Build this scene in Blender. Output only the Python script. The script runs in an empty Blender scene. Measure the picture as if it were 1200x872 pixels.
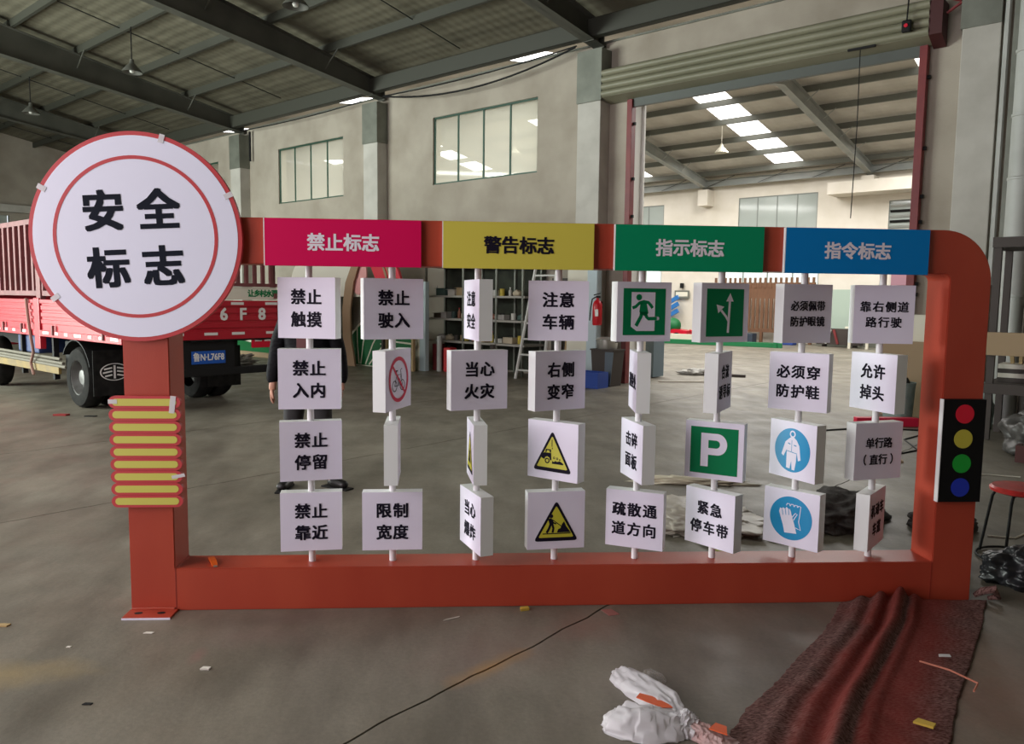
import bpy, bmesh, math, random
from mathutils import Vector, Matrix, noise
random.seed(7)
C = bpy.context.scene.collection
SC = bpy.context.scene
PI = math.pi
R = math.radians

# ---------------------------------------------------------------- camera
cam_d = bpy.data.cameras.new('camera'); cam = bpy.data.objects.new('camera', cam_d); C.objects.link(cam)
SC.camera = cam
cam_d.sensor_fit = 'HORIZONTAL'; cam_d.sensor_width = 36; cam_d.lens = 911.2/1200*36
cam_d.clip_start = .05; cam_d.clip_end = 200
def cam_axes(yaw, pitch, roll):
    cy, sy, cp, sp = math.cos(yaw), math.sin(yaw), math.cos(pitch), math.sin(pitch)
    F = Vector((sy*cp, cy*cp, -sp)); Rt = Vector((cy, -sy, 0)); U = Rt.cross(F)
    c, s = math.cos(roll), math.sin(roll)
    return c*Rt+s*U, -s*Rt+c*U, F
Rt, U, F = cam_axes(.0629, .0941, .0123)
M = Matrix((Rt, U, -F)).transposed().to_4x4(); M.translation = (-.1523, -3.6738, 1.5)
cam.matrix_world = M

# ---------------------------------------------------------------- world, lights, exposure
SC.view_settings.view_transform = 'Standard'; SC.view_settings.look = 'None'
SC.view_settings.exposure = 0.64; SC.view_settings.gamma = 1; SC.view_settings.use_curve_mapping = False
w = bpy.data.worlds.new('overcast_sky'); SC.world = w; w.use_nodes = True
w.node_tree.nodes['Background'].inputs[0].default_value = (.88, .95, 1.0, 1)
w.node_tree.nodes['Background'].inputs[1].default_value = 1.2

# wall frame: the hall's own axes (x along the back wall, y through it), origin at the left door track
O = Vector((2.8488, 10.1941, 0)); WA = R(-44.1695)
E1 = Vector((math.cos(WA), math.sin(WA), 0)); E2 = Vector((-math.sin(WA), math.cos(WA), 0))
def W(s, n, z=0): return O+E1*s+E2*n+Vector((0, 0, z))

def area(name, s, n, z, sx, sy, power, color, direction):
    l = bpy.data.lights.new(name, 'AREA'); l.shape = 'RECTANGLE'; l.size = sx; l.size_y = sy
    l.energy = power; l.color = color
    o = bpy.data.objects.new(name, l); C.objects.link(o); o.location = W(s, n, z)
    d = (E1*direction[0]+E2*direction[1]+Vector((0, 0, direction[2])))
    o.rotation_euler = d.to_track_quat('-Z', 'Y').to_euler(); return o
# daylight through the hall's big openings and the far hall's roof lights
area('daylight_left_gate', -11.0, -16.3, 2.7, 9, 5, 1750, (.92, 1.0, .93), (.75, 1, .05))
area('daylight_front_gate', 2.5, -16.3, 2.7, 5, 5, 210, (1.0, .84, .90), (.1, 1, .0))
for s_ in (-15.0, -9.0, -3.0, 3.0):  # added overhead fill; this hall's ceiling has no roof lights
    area('overhead_fill', s_, -12.5, 6.7, 1.0, 5, 90, (.96, 1.0, .95), (0, 0, -1))
for s_ in (-9.4, -3.4, 2.6):
    area('daylight_far_roof_light', s_, 12.0, 6.45, 1.0, 5, 235, (1.0, .975, .94), (0, 0, -1))
    area('daylight_far_roof_light', s_, 4.2, 6.45, 1.0, 5, 235, (1.0, .975, .94), (0, 0, -1))

# ---------------------------------------------------------------- helpers
def mat(name, col, rough=.6, metal=0., col2=None, scale=5., detail=4., bump=0., bscale=None, emit=0., alpha=None, trans=0., spec=.5, stretch=None, contrast=(.35, .65), coat=0.):
    m = bpy.data.materials.new(name); m.use_nodes = True
    nt = m.node_tree; b = nt.nodes['Principled BSDF']
    b.inputs['Base Color'].default_value = (*col, 1); b.inputs['Roughness'].default_value = rough
    b.inputs['Metallic'].default_value = metal; b.inputs['Specular IOR Level'].default_value = spec
    b.inputs['Coat Weight'].default_value = coat
    if emit: b.inputs['Emission Color'].default_value = (*col, 1); b.inputs['Emission Strength'].default_value = emit
    if trans: b.inputs['Transmission Weight'].default_value = trans
    if alpha is not None: b.inputs['Alpha'].default_value = alpha
    if col2 is not None or bump:
        tc = nt.nodes.new('ShaderNodeTexCoord'); mp = nt.nodes.new('ShaderNodeMapping')
        nt.links.new(tc.outputs['Object'], mp.inputs[0])
        if stretch: mp.inputs['Scale'].default_value = stretch
        nz = nt.nodes.new('ShaderNodeTexNoise'); nz.inputs['Scale'].default_value = scale; nz.inputs['Detail'].default_value = detail
        nt.links.new(mp.outputs[0], nz.inputs['Vector'])
        if col2 is not None:
            cr = nt.nodes.new('ShaderNodeValToRGB'); cr.color_ramp.elements[0].color = (*col, 1); cr.color_ramp.elements[1].color = (*col2, 1)
            cr.color_ramp.elements[0].position, cr.color_ramp.elements[1].position = contrast
            nt.links.new(nz.outputs[0], cr.inputs[0]); nt.links.new(cr.outputs[0], b.inputs['Base Color'])
        if bump:
            n2 = nz
            if bscale:
                n2 = nt.nodes.new('ShaderNodeTexNoise'); n2.inputs['Scale'].default_value = bscale; n2.inputs['Detail'].default_value = 3
                nt.links.new(mp.outputs[0], n2.inputs['Vector'])
            bp = nt.nodes.new('ShaderNodeBump'); bp.inputs['Strength'].default_value = bump; bp.inputs['Distance'].default_value = .02
            nt.links.new(n2.outputs[0], bp.inputs['Height']); nt.links.new(bp.outputs[0], b.inputs['Normal'])
    return m

def link(o, parent=None):
    C.objects.link(o)
    if parent is not None: o.parent = parent
    return o
def build(name, bm, m, parent=None, smooth=False, loc=None, rz=None):
    me = bpy.data.meshes.new(name)
    bmesh.ops.recalc_face_normals(bm, faces=bm.faces)
    bm.to_mesh(me); bm.free()
    if isinstance(m, (list, tuple)):
        for q in m: me.materials.append(q)
    else: me.materials.append(m)
    if smooth:
        for p in me.polygons: p.use_smooth = True
        if smooth != 'all': me.set_sharp_from_angle(angle=R(40))
    o = link(bpy.data.objects.new(name, me), parent)
    if loc is not None: o.location = loc
    if rz is not None: o.rotation_euler = (0, 0, rz)
    return o
def tag(o, label, cat=None, group=None, kind=None):
    if label: o['label'] = label
    if cat: o['category'] = cat
    if group: o['group'] = group
    if kind: o['kind'] = kind
    return o
def empty(name, label, cat, loc=(0, 0, 0), rz=0, group=None):
    o = bpy.data.objects.new(name, None); o.empty_display_size = .1; C.objects.link(o)
    o.location = loc; o.rotation_euler = (0, 0, rz)
    return tag(o, label, cat, group)
def wempty(name, label, cat, s, n, z=0, rz=0, group=None): return empty(name, label, cat, W(s, n, z), WA+rz, group)
def wstruct(name, bm, m, smooth=False, parent=None):
    if parent is not None: return build(name, bm, m, parent, smooth)
    o = build(name, bm, m, None, smooth, O, WA); o['kind'] = 'structure'; return o
def share(src, parent, loc=(0, 0, 0), rot=None, name=None, scale=None):
    o = src.copy(); C.objects.link(o); o.parent = parent; o.location = loc
    if rot is not None: o.rotation_euler = rot
    if scale: o.scale = scale
    for k in ('label',):
        if k in o and name is None: pass
    return o
def BM(): return bmesh.new()
def box(bm, x0, x1, y0, y1, z0, z1, bev=0, rot=None, mi=0):
    r = bmesh.ops.create_cube(bm, size=1)
    vs = r['verts']
    c = Vector(((x0+x1)/2, (y0+y1)/2, (z0+z1)/2)); S = Matrix.Diagonal((abs(x1-x0), abs(y1-y0), abs(z1-z0), 1))
    T = Matrix.Translation(c) @ (rot.to_4x4() if rot is not None else Matrix.Identity(4)) @ S
    bmesh.ops.transform(bm, matrix=T, verts=vs)
    fs = set(f for v in vs for f in v.link_faces)
    for f in fs: f.material_index = mi
    if bev:
        es = list(set(e for v in vs for e in v.link_edges))
        bmesh.ops.bevel(bm, geom=es, offset=bev, segments=2, affect='EDGES', profile=.5)
    return bm
def mbox(*a, **k): return box(BM(), *a, **k)
def tube(bm, pts, r, seg=8, caps=True, closed=False):
    pts = [Vector(p) for p in pts]; n = len(pts); rings = []
    rr = r if isinstance(r, (list, tuple)) else [r]*n
    prev = None
    for i, p in enumerate(pts):
        if closed: d = (pts[(i+1) % n]-pts[i-1])
        else: d = pts[min(i+1, n-1)]-pts[max(i-1, 0)]
        d.normalize()
        a = prev if prev is not None else (Vector((0, 0, 1)) if abs(d.z) < .9 else Vector((1, 0, 0)))
        a = (a-d*a.dot(d)); a.normalize(); prev = a; b = d.cross(a)
        rings.append([bm.verts.new(p+(a*math.cos(t)+b*math.sin(t))*rr[i]) for t in [2*PI*k/seg for k in range(seg)]])
    for i in range(n if closed else n-1):
        A, B = rings[i], rings[(i+1) % n]
        for k in range(seg): bm.faces.new((A[k], A[(k+1) % seg], B[(k+1) % seg], B[k]))
    if caps and not closed: bm.faces.new(rings[0][::-1]); bm.faces.new(rings[-1])
    return bm
def lathe(bm, prof, seg=20, c=(0, 0, 0), axis='z', cap=True):
    rings = []
    for (r_, h) in prof:
        ring = []
        for k in range(seg):
            t = 2*PI*k/seg; x, y = r_*math.cos(t), r_*math.sin(t)
            p = Vector((x, y, h)) if axis == 'z' else (Vector((x, h, y)) if axis == 'y' else Vector((h, x, y)))
            ring.append(bm.verts.new(p+Vector(c)))
        rings.append(ring)
    for A, B in zip(rings, rings[1:]):
        for k in range(seg): bm.faces.new((A[k], A[(k+1) % seg], B[(k+1) % seg], B[k]))
    if cap:
        bm.faces.new(rings[0][::-1]); bm.faces.new(rings[-1])
    return bm
def prism(bm, pts, y0, y1, axis='y', mi=0):
    """2-D polygon (x,z) extruded in y (axis y); axis x: (y,z) extruded in x; axis z: (x,y) extruded in z"""
    def P(a, b, t): return (a, t, b) if axis == 'y' else ((t, a, b) if axis == 'x' else (a, b, t))
    A = [bm.verts.new(P(a, b, y0)) for a, b in pts]; B = [bm.verts.new(P(a, b, y1)) for a, b in pts]
    fs = [bm.faces.new(A), bm.faces.new(B[::-1])]
    n = len(pts)
    for i in range(n): fs.append(bm.faces.new((A[i], B[i], B[(i+1) % n], A[(i+1) % n])))
    for f in fs: f.material_index = mi
    return bm
def circ(cx, cz, r, n=40, a0=0, a1=2*PI, rz=None):
    full = abs(a1-a0-2*PI) < 1e-6
    k = n if full else n+1
    return [(cx+r*math.cos(a0+(a1-a0)*i/n), cz+(rz or r)*math.sin(a0+(a1-a0)*i/n)) for i in range(k)]
def ringp(bm, cx, cz, r0, r1, y0, y1, n=64):
    vs = []
    for i in range(n):
        t = 2*PI*i/n; c, s = math.cos(t), math.sin(t)
        vs.append([bm.verts.new((cx+r*c, y, cz+r*s)) for r, y in ((r0, y0), (r1, y0), (r1, y1), (r0, y1))])
    for i in range(n):
        A, B = vs[i], vs[(i+1) % n]
        for k in range(4): bm.faces.new((A[k], A[(k+1) % 4], B[(k+1) % 4], B[k]))
    return bm
def stroke(bm, pts, wd, y0, y1):
    """flat ribbon in the x-z plane along a polyline"""
    n = len(pts); L, Rr = [], []
    for i, (x, z) in enumerate(pts):
        x0, z0 = pts[max(i-1, 0)]; x1, z1 = pts[min(i+1, n-1)]
        d = Vector((x1-x0, z1-z0)); d.normalize(); a = Vector((-d.y, d.x))*wd/2
        L.append((x+a.x, z+a.y)); Rr.append((x-a.x, z-a.y))
    prism(bm, L+Rr[::-1], y0, y1); return bm

dg = None
def text_bm(s, size, bold=.0, extrude=.0004, spacing=1.0):
    cu = bpy.data.curves.new('t', 'FONT'); cu.body = s; cu.size = size; cu.align_x = 'CENTER'; cu.align_y = 'CENTER'
    cu.extrude = extrude; cu.resolution_u = 2; cu.space_character = spacing
    o = bpy.data.objects.new('t', cu); C.objects.link(o)
    bpy.context.view_layer.update()
    me = bpy.data.meshes.new_from_object(o.evaluated_get(bpy.context.evaluated_depsgraph_get()))
    bm = BM(); bm.from_mesh(me)
    if bold:   # embolden: the same glyph laid down a few times, slightly apart
        base = me.copy()
        for i, (dx, dy) in enumerate(((1, 0), (-1, 0), (0, 1), (0, -1), (1, 1), (-1, 1), (1, -1), (-1, -1))):
            k = len(bm.verts); bm.from_mesh(base); bm.verts.ensure_lookup_table()
            bmesh.ops.translate(bm, verts=bm.verts[k:], vec=(dx*bold*size, dy*bold*size*.8, extrude*.06*(i+1)))
        bpy.data.meshes.remove(base)
    bpy.data.objects.remove(o); bpy.data.curves.remove(cu); bpy.data.meshes.remove(me)
    return bm
def char_bms(rows, pitch, em, rowp, bold=.022, y=0, cx=0, cz=0):
    """rows of Chinese characters laid out in the x-z plane facing -y"""
    out = BM()
    for j, row in enumerate(rows):
        z = cz+((len(rows)-1)/2-j)*rowp
        for i, ch in enumerate(row):
            if ch == ' ': continue
            b = text_bm(ch, em, bold)
            xs = [v.co.x for v in b.verts]; ys = [v.co.y for v in b.verts]
            mx, my = (min(xs)+max(xs))/2, (min(ys)+max(ys))/2
            if ch in '（）()': pass
            x = cx+(i-(len(row)-1)/2)*pitch
            T = Matrix.Translation((x, y, z)) @ Matrix.Rotation(PI/2, 4, 'X') @ Matrix.Translation((-mx, -my, 0))
            bmesh.ops.transform(b, matrix=T, verts=b.verts)
            me = bpy.data.meshes.new('t'); b.to_mesh(me); b.free(); out.from_mesh(me); bpy.data.meshes.remove(me)
    return out
def chars(parent, m, rows, pitch, em, rowp, bold=.022, y=0, cx=0, cz=0, T=None):
    for j, row in enumerate(rows):
        for i, ch in enumerate(row):
            b = char_bms([ch], pitch, em, rowp, bold, y, cx+(i-(len(row)-1)/2)*pitch, cz+((len(rows)-1)/2-j)*rowp)
            if T is not None: bmesh.ops.transform(b, matrix=T, verts=b.verts)
            build('character', b, m, parent)
def skin(name, verts, edges, radii, m, parent=None, sub=2, root=0, loc=None, rz=None):
    me = bpy.data.meshes.new(name); me.from_pydata([Vector(v) for v in verts], edges, [])
    o = bpy.data.objects.new(name+'_src', me); C.objects.link(o)
    sk = o.modifiers.new('s', 'SKIN'); sk.use_smooth_shade = True
    for i, r_ in enumerate(radii):
        d = me.skin_vertices[0].data[i]; d.radius = (r_, r_) if not isinstance(r_, tuple) else r_
        d.use_root = (i == root)
    su = o.modifiers.new('u', 'SUBSURF'); su.levels = sub; su.render_levels = sub
    bpy.context.view_layer.update()
    m2 = bpy.data.meshes.new_from_object(o.evaluated_get(bpy.context.evaluated_depsgraph_get()))
    bpy.data.objects.remove(o)
    m2.materials.clear(); m2.materials.append(m)
    for p in m2.polygons: p.use_smooth = True
    m2.name = name
    q = link(bpy.data.objects.new(name, m2), parent)
    if loc is not None: q.location = loc
    if rz is not None: q.rotation_euler = (0, 0, rz)
    return q

# ---------------------------------------------------------------- materials
m_red = mat('red_frame_paint', (.37, .042, .020), .40, col2=(.43, .060, .028), scale=2.5, bump=.04, bscale=160, stretch=(1, 1, .4))
m_sign_red = mat('print_red', (.53, .045, .05), .45)
m_white = mat('white_sign_face', (.80, .76, .90), .42, col2=(.84, .80, .92), scale=3)
m_disc = mat('disc_white', (.80, .82, .95), .4)
m_side = mat('white_sign_edge', (.84, .87, .85), .5)
m_ink = mat('dark_lettering', (.008, .006, .016), .7, spec=.15)
m_pole = mat('white_pole', (.80, .78, .80), .3)
m_mag = mat('magenta_panel', (.66, .0, .085), .5, spec=.2)
m_yel = mat('yellow_panel', (.66, .58, .085), .5, spec=.2)
m_grn = mat('green_panel', (.0, .27, .115), .5, spec=.2)
m_blu = mat('blue_panel', (.0, .205, .56), .5, spec=.2)
m_let_w = mat('white_lettering', (.82, .78, .84), .45)
m_sgreen = mat('sign_green', (.0, .20, .07), .6, spec=.15)
m_sblue = mat('sign_blue', (.0, .27, .55), .4)
m_syel = mat('sign_yellow', (.60, .56, .045), .4)
m_sred = mat('prohibition_red', (.62, .0, .06), .4)
m_black = mat('gloss_black', (.004, .004, .005), .5, spec=.2)
m_lr = mat('lens_red', (.65, .004, .03), .35); m_ly = mat('lens_yellow', (.50, .45, .05), .35)
m_lg = mat('lens_green', (.005, .33, .03), .35); m_lb = mat('lens_blue', (.01, .03, .42), .35)
m_strip = mat('stripe_yellow', (.60, .56, .10), .5)
m_tape = mat('clear_tape', (.85, .85, .86), .25, alpha=.65)
m_wall = mat('grey_plaster', (.31, .27, .215), .9, col2=(.42, .375, .31), scale=1.1, detail=8, bump=.12, bscale=40, contrast=(.3, .62))
m_wallB = mat('cream_plaster', (.70, .65, .55), .9, col2=(.77, .72, .63), scale=1.5, detail=5, bump=.05)
m_pill = mat('painted_pillar', (.43, .41, .365), .7, col2=(.53, .51, .46), scale=2., detail=6, bump=.05)
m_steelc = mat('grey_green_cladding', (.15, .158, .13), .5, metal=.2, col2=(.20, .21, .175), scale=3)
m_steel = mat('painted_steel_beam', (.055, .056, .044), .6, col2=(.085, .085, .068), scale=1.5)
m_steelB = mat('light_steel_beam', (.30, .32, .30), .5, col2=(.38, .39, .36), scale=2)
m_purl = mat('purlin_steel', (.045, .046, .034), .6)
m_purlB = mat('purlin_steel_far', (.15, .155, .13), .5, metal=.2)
m_rod = mat('dark_rod', (.03, .03, .025), .6)
m_glass = bpy.data.materials.new('window_glass'); m_glass.use_nodes = True
def _glass():
    nt = m_glass.node_tree; nt.nodes.clear()
    o = nt.nodes.new('ShaderNodeOutputMaterial'); mx = nt.nodes.new('ShaderNodeMixShader'); t = nt.nodes.new('ShaderNodeBsdfTransparent')
    g = nt.nodes.new('ShaderNodeBsdfGlossy'); g.inputs['Roughness'].default_value = .03; mx2 = nt.nodes.new('ShaderNodeMixShader')
    d = nt.nodes.new('ShaderNodeBsdfTranslucent'); d.inputs[0].default_value = (.85, .85, .76, 1)
    t.inputs[0].default_value = (.97, .99, .95, 1)
    mx.inputs[0].default_value = .06; mx2.inputs[0].default_value = .34
    nt.links.new(t.outputs[0], mx2.inputs[1]); nt.links.new(d.outputs[0], mx2.inputs[2])
    nt.links.new(mx2.outputs[0], mx.inputs[1]); nt.links.new(g.outputs[0], mx.inputs[2]); nt.links.new(mx.outputs[0], o.inputs[0])
_glass()
m_winframe = mat('green_window_frame', (.02, .07, .045), .5)
m_skyl = mat('translucent_roof_light', (1.0, .98, .97), .5, emit=2.2)
m_shut = mat('olive_shutter', (.20, .195, .13), .5, col2=(.25, .24, .165), scale=2, stretch=(.3, 1, 1))
m_shutbar = mat('dark_shutter_bar', (.085, .095, .085), .4)
m_track = mat('maroon_track', (.17, .018, .022), .5, col2=(.21, .028, .028), scale=4)
m_dark = mat('blackened_steel', (.010, .010, .010), .65, spec=.25)
m_rubber = mat('rubber', (.010, .010, .009), .85, col2=(.02, .019, .017), scale=9, bump=.2, spec=.15)
m_rim = mat('dull_rim', (.20, .20, .19), .45, metal=.5, col2=(.13, .125, .12), scale=8)
m_truck = mat('truck_red', (.42, .006, .020), .4, col2=(.47, .012, .028), scale=2, coat=.2)
m_cage = mat('faded_maroon_bars', (.20, .06, .06), .6, col2=(.15, .04, .04), scale=5)
m_cagep = mat('dark_red_sheet', (.12, .012, .016), .6)
m_refl = mat('reflective_white', (.8, .78, .74), .4)
m_plate = mat('plate_blue', (.01, .09, .42), .4)
m_wood = mat('pale_wood', (.42, .29, .14), .7, col2=(.50, .36, .19), scale=12, stretch=(1, 8, 8))
m_wpc = mat('brown_slat_wood', (.14, .065, .032), .7, col2=(.18, .085, .042), scale=6, stretch=(4, 4, .6))
m_skin = mat('skin', (.50, .25, .17), .55)
m_jack = mat('puffy_black_jacket', (.006, .006, .008), .7, spec=.15, bump=.5, scale=14, stretch=(1, 1, 4))
m_trous = mat('charcoal_trousers', (.022, .021, .022), .8)
m_shoe = mat('black_leather', (.012, .011, .011), .4)
m_hair = mat('black_hair', (.01, .008, .007), .6)
m_sweat = mat('striped_jumper', (.16, .07, .07), .9)
m_plas_w = mat('white_plastic_film', (.80, .80, .80), .35, col2=(.70, .71, .72), scale=14, alpha=.93)
m_plas_c = mat('clear_film', (.5, .48, .46), .25, alpha=.45)
m_orange = mat('orange_print', (.75, .12, .03), .45)
m_blackfilm = mat('black_film', (.016, .016, .019), .38, bump=.3, scale=14)
m_greycloth = mat('dark_grey_cloth', (.045, .04, .038), .95, col2=(.07, .062, .058), scale=30, bump=.4, bscale=80)
m_stoolr = mat('red_stool_vinyl', (.55, .03, .03), .35, col2=(.40, .03, .025), scale=20)
m_card = mat('cardboard', (.36, .26, .16), .9)
m_bluep = mat('blue_plastic', (.015, .06, .33), .5)
m_alu = mat('brushed_pan', (.55, .54, .50), .3, metal=.7)
m_extred = mat('extinguisher_red', (.55, .01, .02), .3)
m_leaf = mat('leaf_green_paint', (.0, .14, .035), .5)
m_cream = mat('cream_board', (.78, .75, .62), .7)
m_pink = mat('pink_paint', (.75, .33, .32), .6)
m_tan = mat('tan_edge', (.33, .20, .12), .7)
m_paleblue = mat('pale_blue_edge', (.50, .60, .63), .6)
m_duct = mat('grey_duct', (.44, .45, .42), .5, col2=(.52, .53, .5), scale=2)
m_rackd = mat('rack_brown', (.05, .038, .032), .6)
m_teal = mat('faded_teal_sack', (.20, .27, .25), .8, col2=(.28, .34, .31), scale=8, bump=.3)
m_greenrail = mat('green_rail_paint', (.01, .20, .07), .45)
m_bucket = mat('grey_blue_bucket', (.36, .38, .46), .5)
m_paper = mat('scrap_paper', (.70, .66, .58), .9)

# floor: worn concrete with paint overspray stains
def floor_mat():
    m = bpy.data.materials.new('worn_concrete'); m.use_nodes = True; nt = m.node_tree; b = nt.nodes['Principled BSDF']
    N = nt.nodes.new; L = nt.links.new
    geo = N('ShaderNodeNewGeometry')
    def nz(scale, det, sc=(1, 1, 1), rot=0):
        mp = N('ShaderNodeMapping'); mp.inputs['Scale'].default_value = sc; mp.inputs['Rotation'].default_value = (0, 0, rot); L(geo.outputs['Position'], mp.inputs[0])
        n = N('ShaderNodeTexNoise'); n.inputs['Scale'].default_value = scale; n.inputs['Detail'].default_value = det
        n.inputs['Roughness'].default_value = .6; L(mp.outputs[0], n.inputs['Vector']); return n.outputs[0]
    def ramp(f, p0, c0, p1, c1):
        r = N('ShaderNodeValToRGB'); r.color_ramp.elements[0].position = p0; r.color_ramp.elements[0].color = (*c0, 1)
        r.color_ramp.elements[1].position = p1; r.color_ramp.elements[1].color = (*c1, 1); L(f, r.inputs[0]); return r.outputs[0]
    def mix(fac, a, c, mode='MIX'):
        x = N('ShaderNodeMix'); x.data_type = 'RGBA'; x.blend_type = mode
        if isinstance(fac, float): x.inputs[0].default_value = fac
        else: L(fac, x.inputs[0])
        L(a, x.inputs[6])
        if isinstance(c, tuple): x.inputs[7].default_value = (*c, 1)
        else: L(c, x.inputs[7])
        return x.outputs[2]
    col = ramp(nz(.7, 6), .35, (.15, .135, .105), .66, (.225, .204, .165))
    d = ramp(nz(3.2, 8, (1, .35, 1), .3), .36, (.74, .72, .69), .64, (1.16, 1.15, 1.12))
    col = mix(1.0, col, d, 'MULTIPLY')
    fine = ramp(nz(55, 3), .3, (.9, .9, .9), .7, (1.08, 1.08, 1.08)); col = mix(1.0, col, fine, 'MULTIPLY')
    wob = nz(6, 5)
    def spot(cx, cy, rx, ry, ang, strength):
        mp = N('ShaderNodeMapping'); mp.vector_type = 'TEXTURE'; mp.inputs['Location'].default_value = (cx, cy, 0)
        mp.inputs['Rotation'].default_value = (0, 0, ang); mp.inputs['Scale'].default_value = (rx, ry, 1); L(geo.outputs['Position'], mp.inputs[0])
        ln = N('ShaderNodeVectorMath'); ln.operation = 'LENGTH'; L(mp.outputs[0], ln.inputs[0])
        a = N('ShaderNodeMath'); a.operation = 'MULTIPLY_ADD'; L(wob, a.inputs[0]); a.inputs[1].default_value = 1.2; L(ln.outputs['Value'], a.inputs[2])
        mr = N('ShaderNodeMapRange'); L(a.outputs[0], mr.inputs[0]); mr.inputs[1].default_value = .6; mr.inputs[2].default_value = 1.6
        mr.inputs[3].default_value = strength; mr.inputs[4].default_value = 0; mr.clamp = True; return mr.outputs[0]
    for cx, cy, rx, ry, an, st, c in STAINS: col = mix(spot(cx, cy, rx, ry, an, st), col, c)
    L(col, b.inputs['Base Color'])
    rr = N('ShaderNodeMapRange'); L(nz(2.0, 5), rr.inputs[0]); rr.inputs[1].default_value = .3; rr.inputs[2].default_value = .7; rr.inputs[3].default_value = .38; rr.inputs[4].default_value = .62
    L(rr.outputs[0], b.inputs['Roughness'])
    bp = N('ShaderNodeBump'); bp.inputs['Strength'].default_value = .12; bp.inputs['Distance'].default_value = .01; L(nz(30, 5), bp.inputs['Height']); L(bp.outputs[0], b.inputs['Normal'])
    return m
STAINS = [(-.03, -.62, .30, .07, .75, .75, (.42, .24, .07)), (-1.95, -.62, .40, .16, .1, .55, (.33, .24, .10)),
          (.42, -.25, .22, .22, 0, .4, (.30, .13, .10)), (.0, -.5, .5, .3, .5, .3, (.27, .15, .13)), (-1.1, -.3, .35, .15, 0, .35, (.24, .16, .14)),
          (1.9, -.9, .7, .9, .3, .35, (.30, .11, .08)), (-1.25, -.48, .04, .1, 0, .5, (.25, .12, .11)), (-.9, -.1, .5, .12, .1, .4, (.13, .10, .09)),
          (2.9, .3, .5, .6, 0, .45, (.17, .12, .10)), (1.2, -.5, 1.3, .5, .6, .3, (.20, .145, .125))]
m_floor = floor_mat()
m_joint = mat('joint_dirt', (.045, .038, .032), .95)

def roof_mat(name, c0, c1):
    m = mat(name, c0, .75, col2=c1, scale=1.2, detail=6)
    nt = m.node_tree; b = nt.nodes['Principled BSDF']; tc = nt.nodes['Texture Coordinate']
    wv = nt.nodes.new('ShaderNodeTexWave'); wv.inputs['Scale'].default_value = 1.6; wv.wave_type = 'BANDS'; wv.bands_direction = 'X'; wv.inputs['Distortion'].default_value = .3
    w2 = nt.nodes.new('ShaderNodeTexWave'); w2.inputs['Scale'].default_value = 1.3; w2.bands_direction = 'Y'; w2.inputs['Distortion'].default_value = 1.5
    ad = nt.nodes.new('ShaderNodeMath'); ad.operation = 'ADD'
    nt.links.new(tc.outputs['Object'], wv.inputs[0]); nt.links.new(tc.outputs['Object'], w2.inputs[0])
    nt.links.new(wv.outputs[1], ad.inputs[0]); nt.links.new(w2.outputs[1], ad.inputs[1])
    bp = nt.nodes.new('ShaderNodeBump'); bp.inputs['Strength'].default_value = .35; bp.inputs['Distance'].default_value = .03
    nt.links.new(ad.outputs[0], bp.inputs['Height']); nt.links.new(bp.outputs[0], b.inputs['Normal']); return m
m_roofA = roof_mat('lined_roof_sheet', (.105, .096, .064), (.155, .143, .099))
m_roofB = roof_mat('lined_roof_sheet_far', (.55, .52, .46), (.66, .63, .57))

# ================================================================= STRUCTURE
S0, S1 = -24.0, 13.2           # extent along the wall
NF = -16.6                    # front wall (behind the camera)
NB = 16.3                     # far wall of the second hall
WT = .24
# ---- floor: slabs parted by narrow grooves running through the halls
def wob(n, k): return .012*noise.noise(Vector((n*.9, k*7.7, 0)))+.02*noise.noise(Vector((n*5, k*3.3, 1)))+.008*noise.noise(Vector((n*19, k*3.3, 2)))
def floor():
    bm = BM()
    joints = []
    joints = [-21, -16.2, -10.9, -5.6, -.72, 1.75, 5.47, 10.9, 13.2]
    edges = [S0]+joints
    N0, N1, st = NF, NB, .06
    k = int((N1-N0)/st)
    def line(s, off, kk): return [(s+off+(wob(N0+i*st, kk) if 0 < i < k else 0), N0+i*st*(N1-N0)/(k*st)) for i in range(k+1)]
    for j in range(len(edges)-1):
        A = line(edges[j], .005 if j else 0, j); B = line(edges[j+1], -.005 if j < len(edges)-2 else 0, j+1)
        va = [bm.verts.new((x, y, 0)) for x, y in A]; vb = [bm.verts.new((x, y, 0)) for x, y in B]
        va2 = [bm.verts.new((x, y, -.02)) for x, y in A]; vb2 = [bm.verts.new((x, y, -.02)) for x, y in B]
        for i in range(k):
            bm.faces.new((va[i], vb[i], vb[i+1], va[i+1]))
            bm.faces.new((va[i], va[i+1], va2[i+1], va2[i])); bm.faces.new((vb[i], vb2[i], vb2[i+1], vb[i+1]))
    for f in bm.faces: f.material_index = 0
    o = wstruct('floor', bm, m_floor)
    u = build('joint_bed', mbox(S0, S1, NF, NB, -.12, -.019), m_joint, o)
    return o
fl = floor()
# short hairline cracks lying in shallow grooves are left to the slab relief

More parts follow.
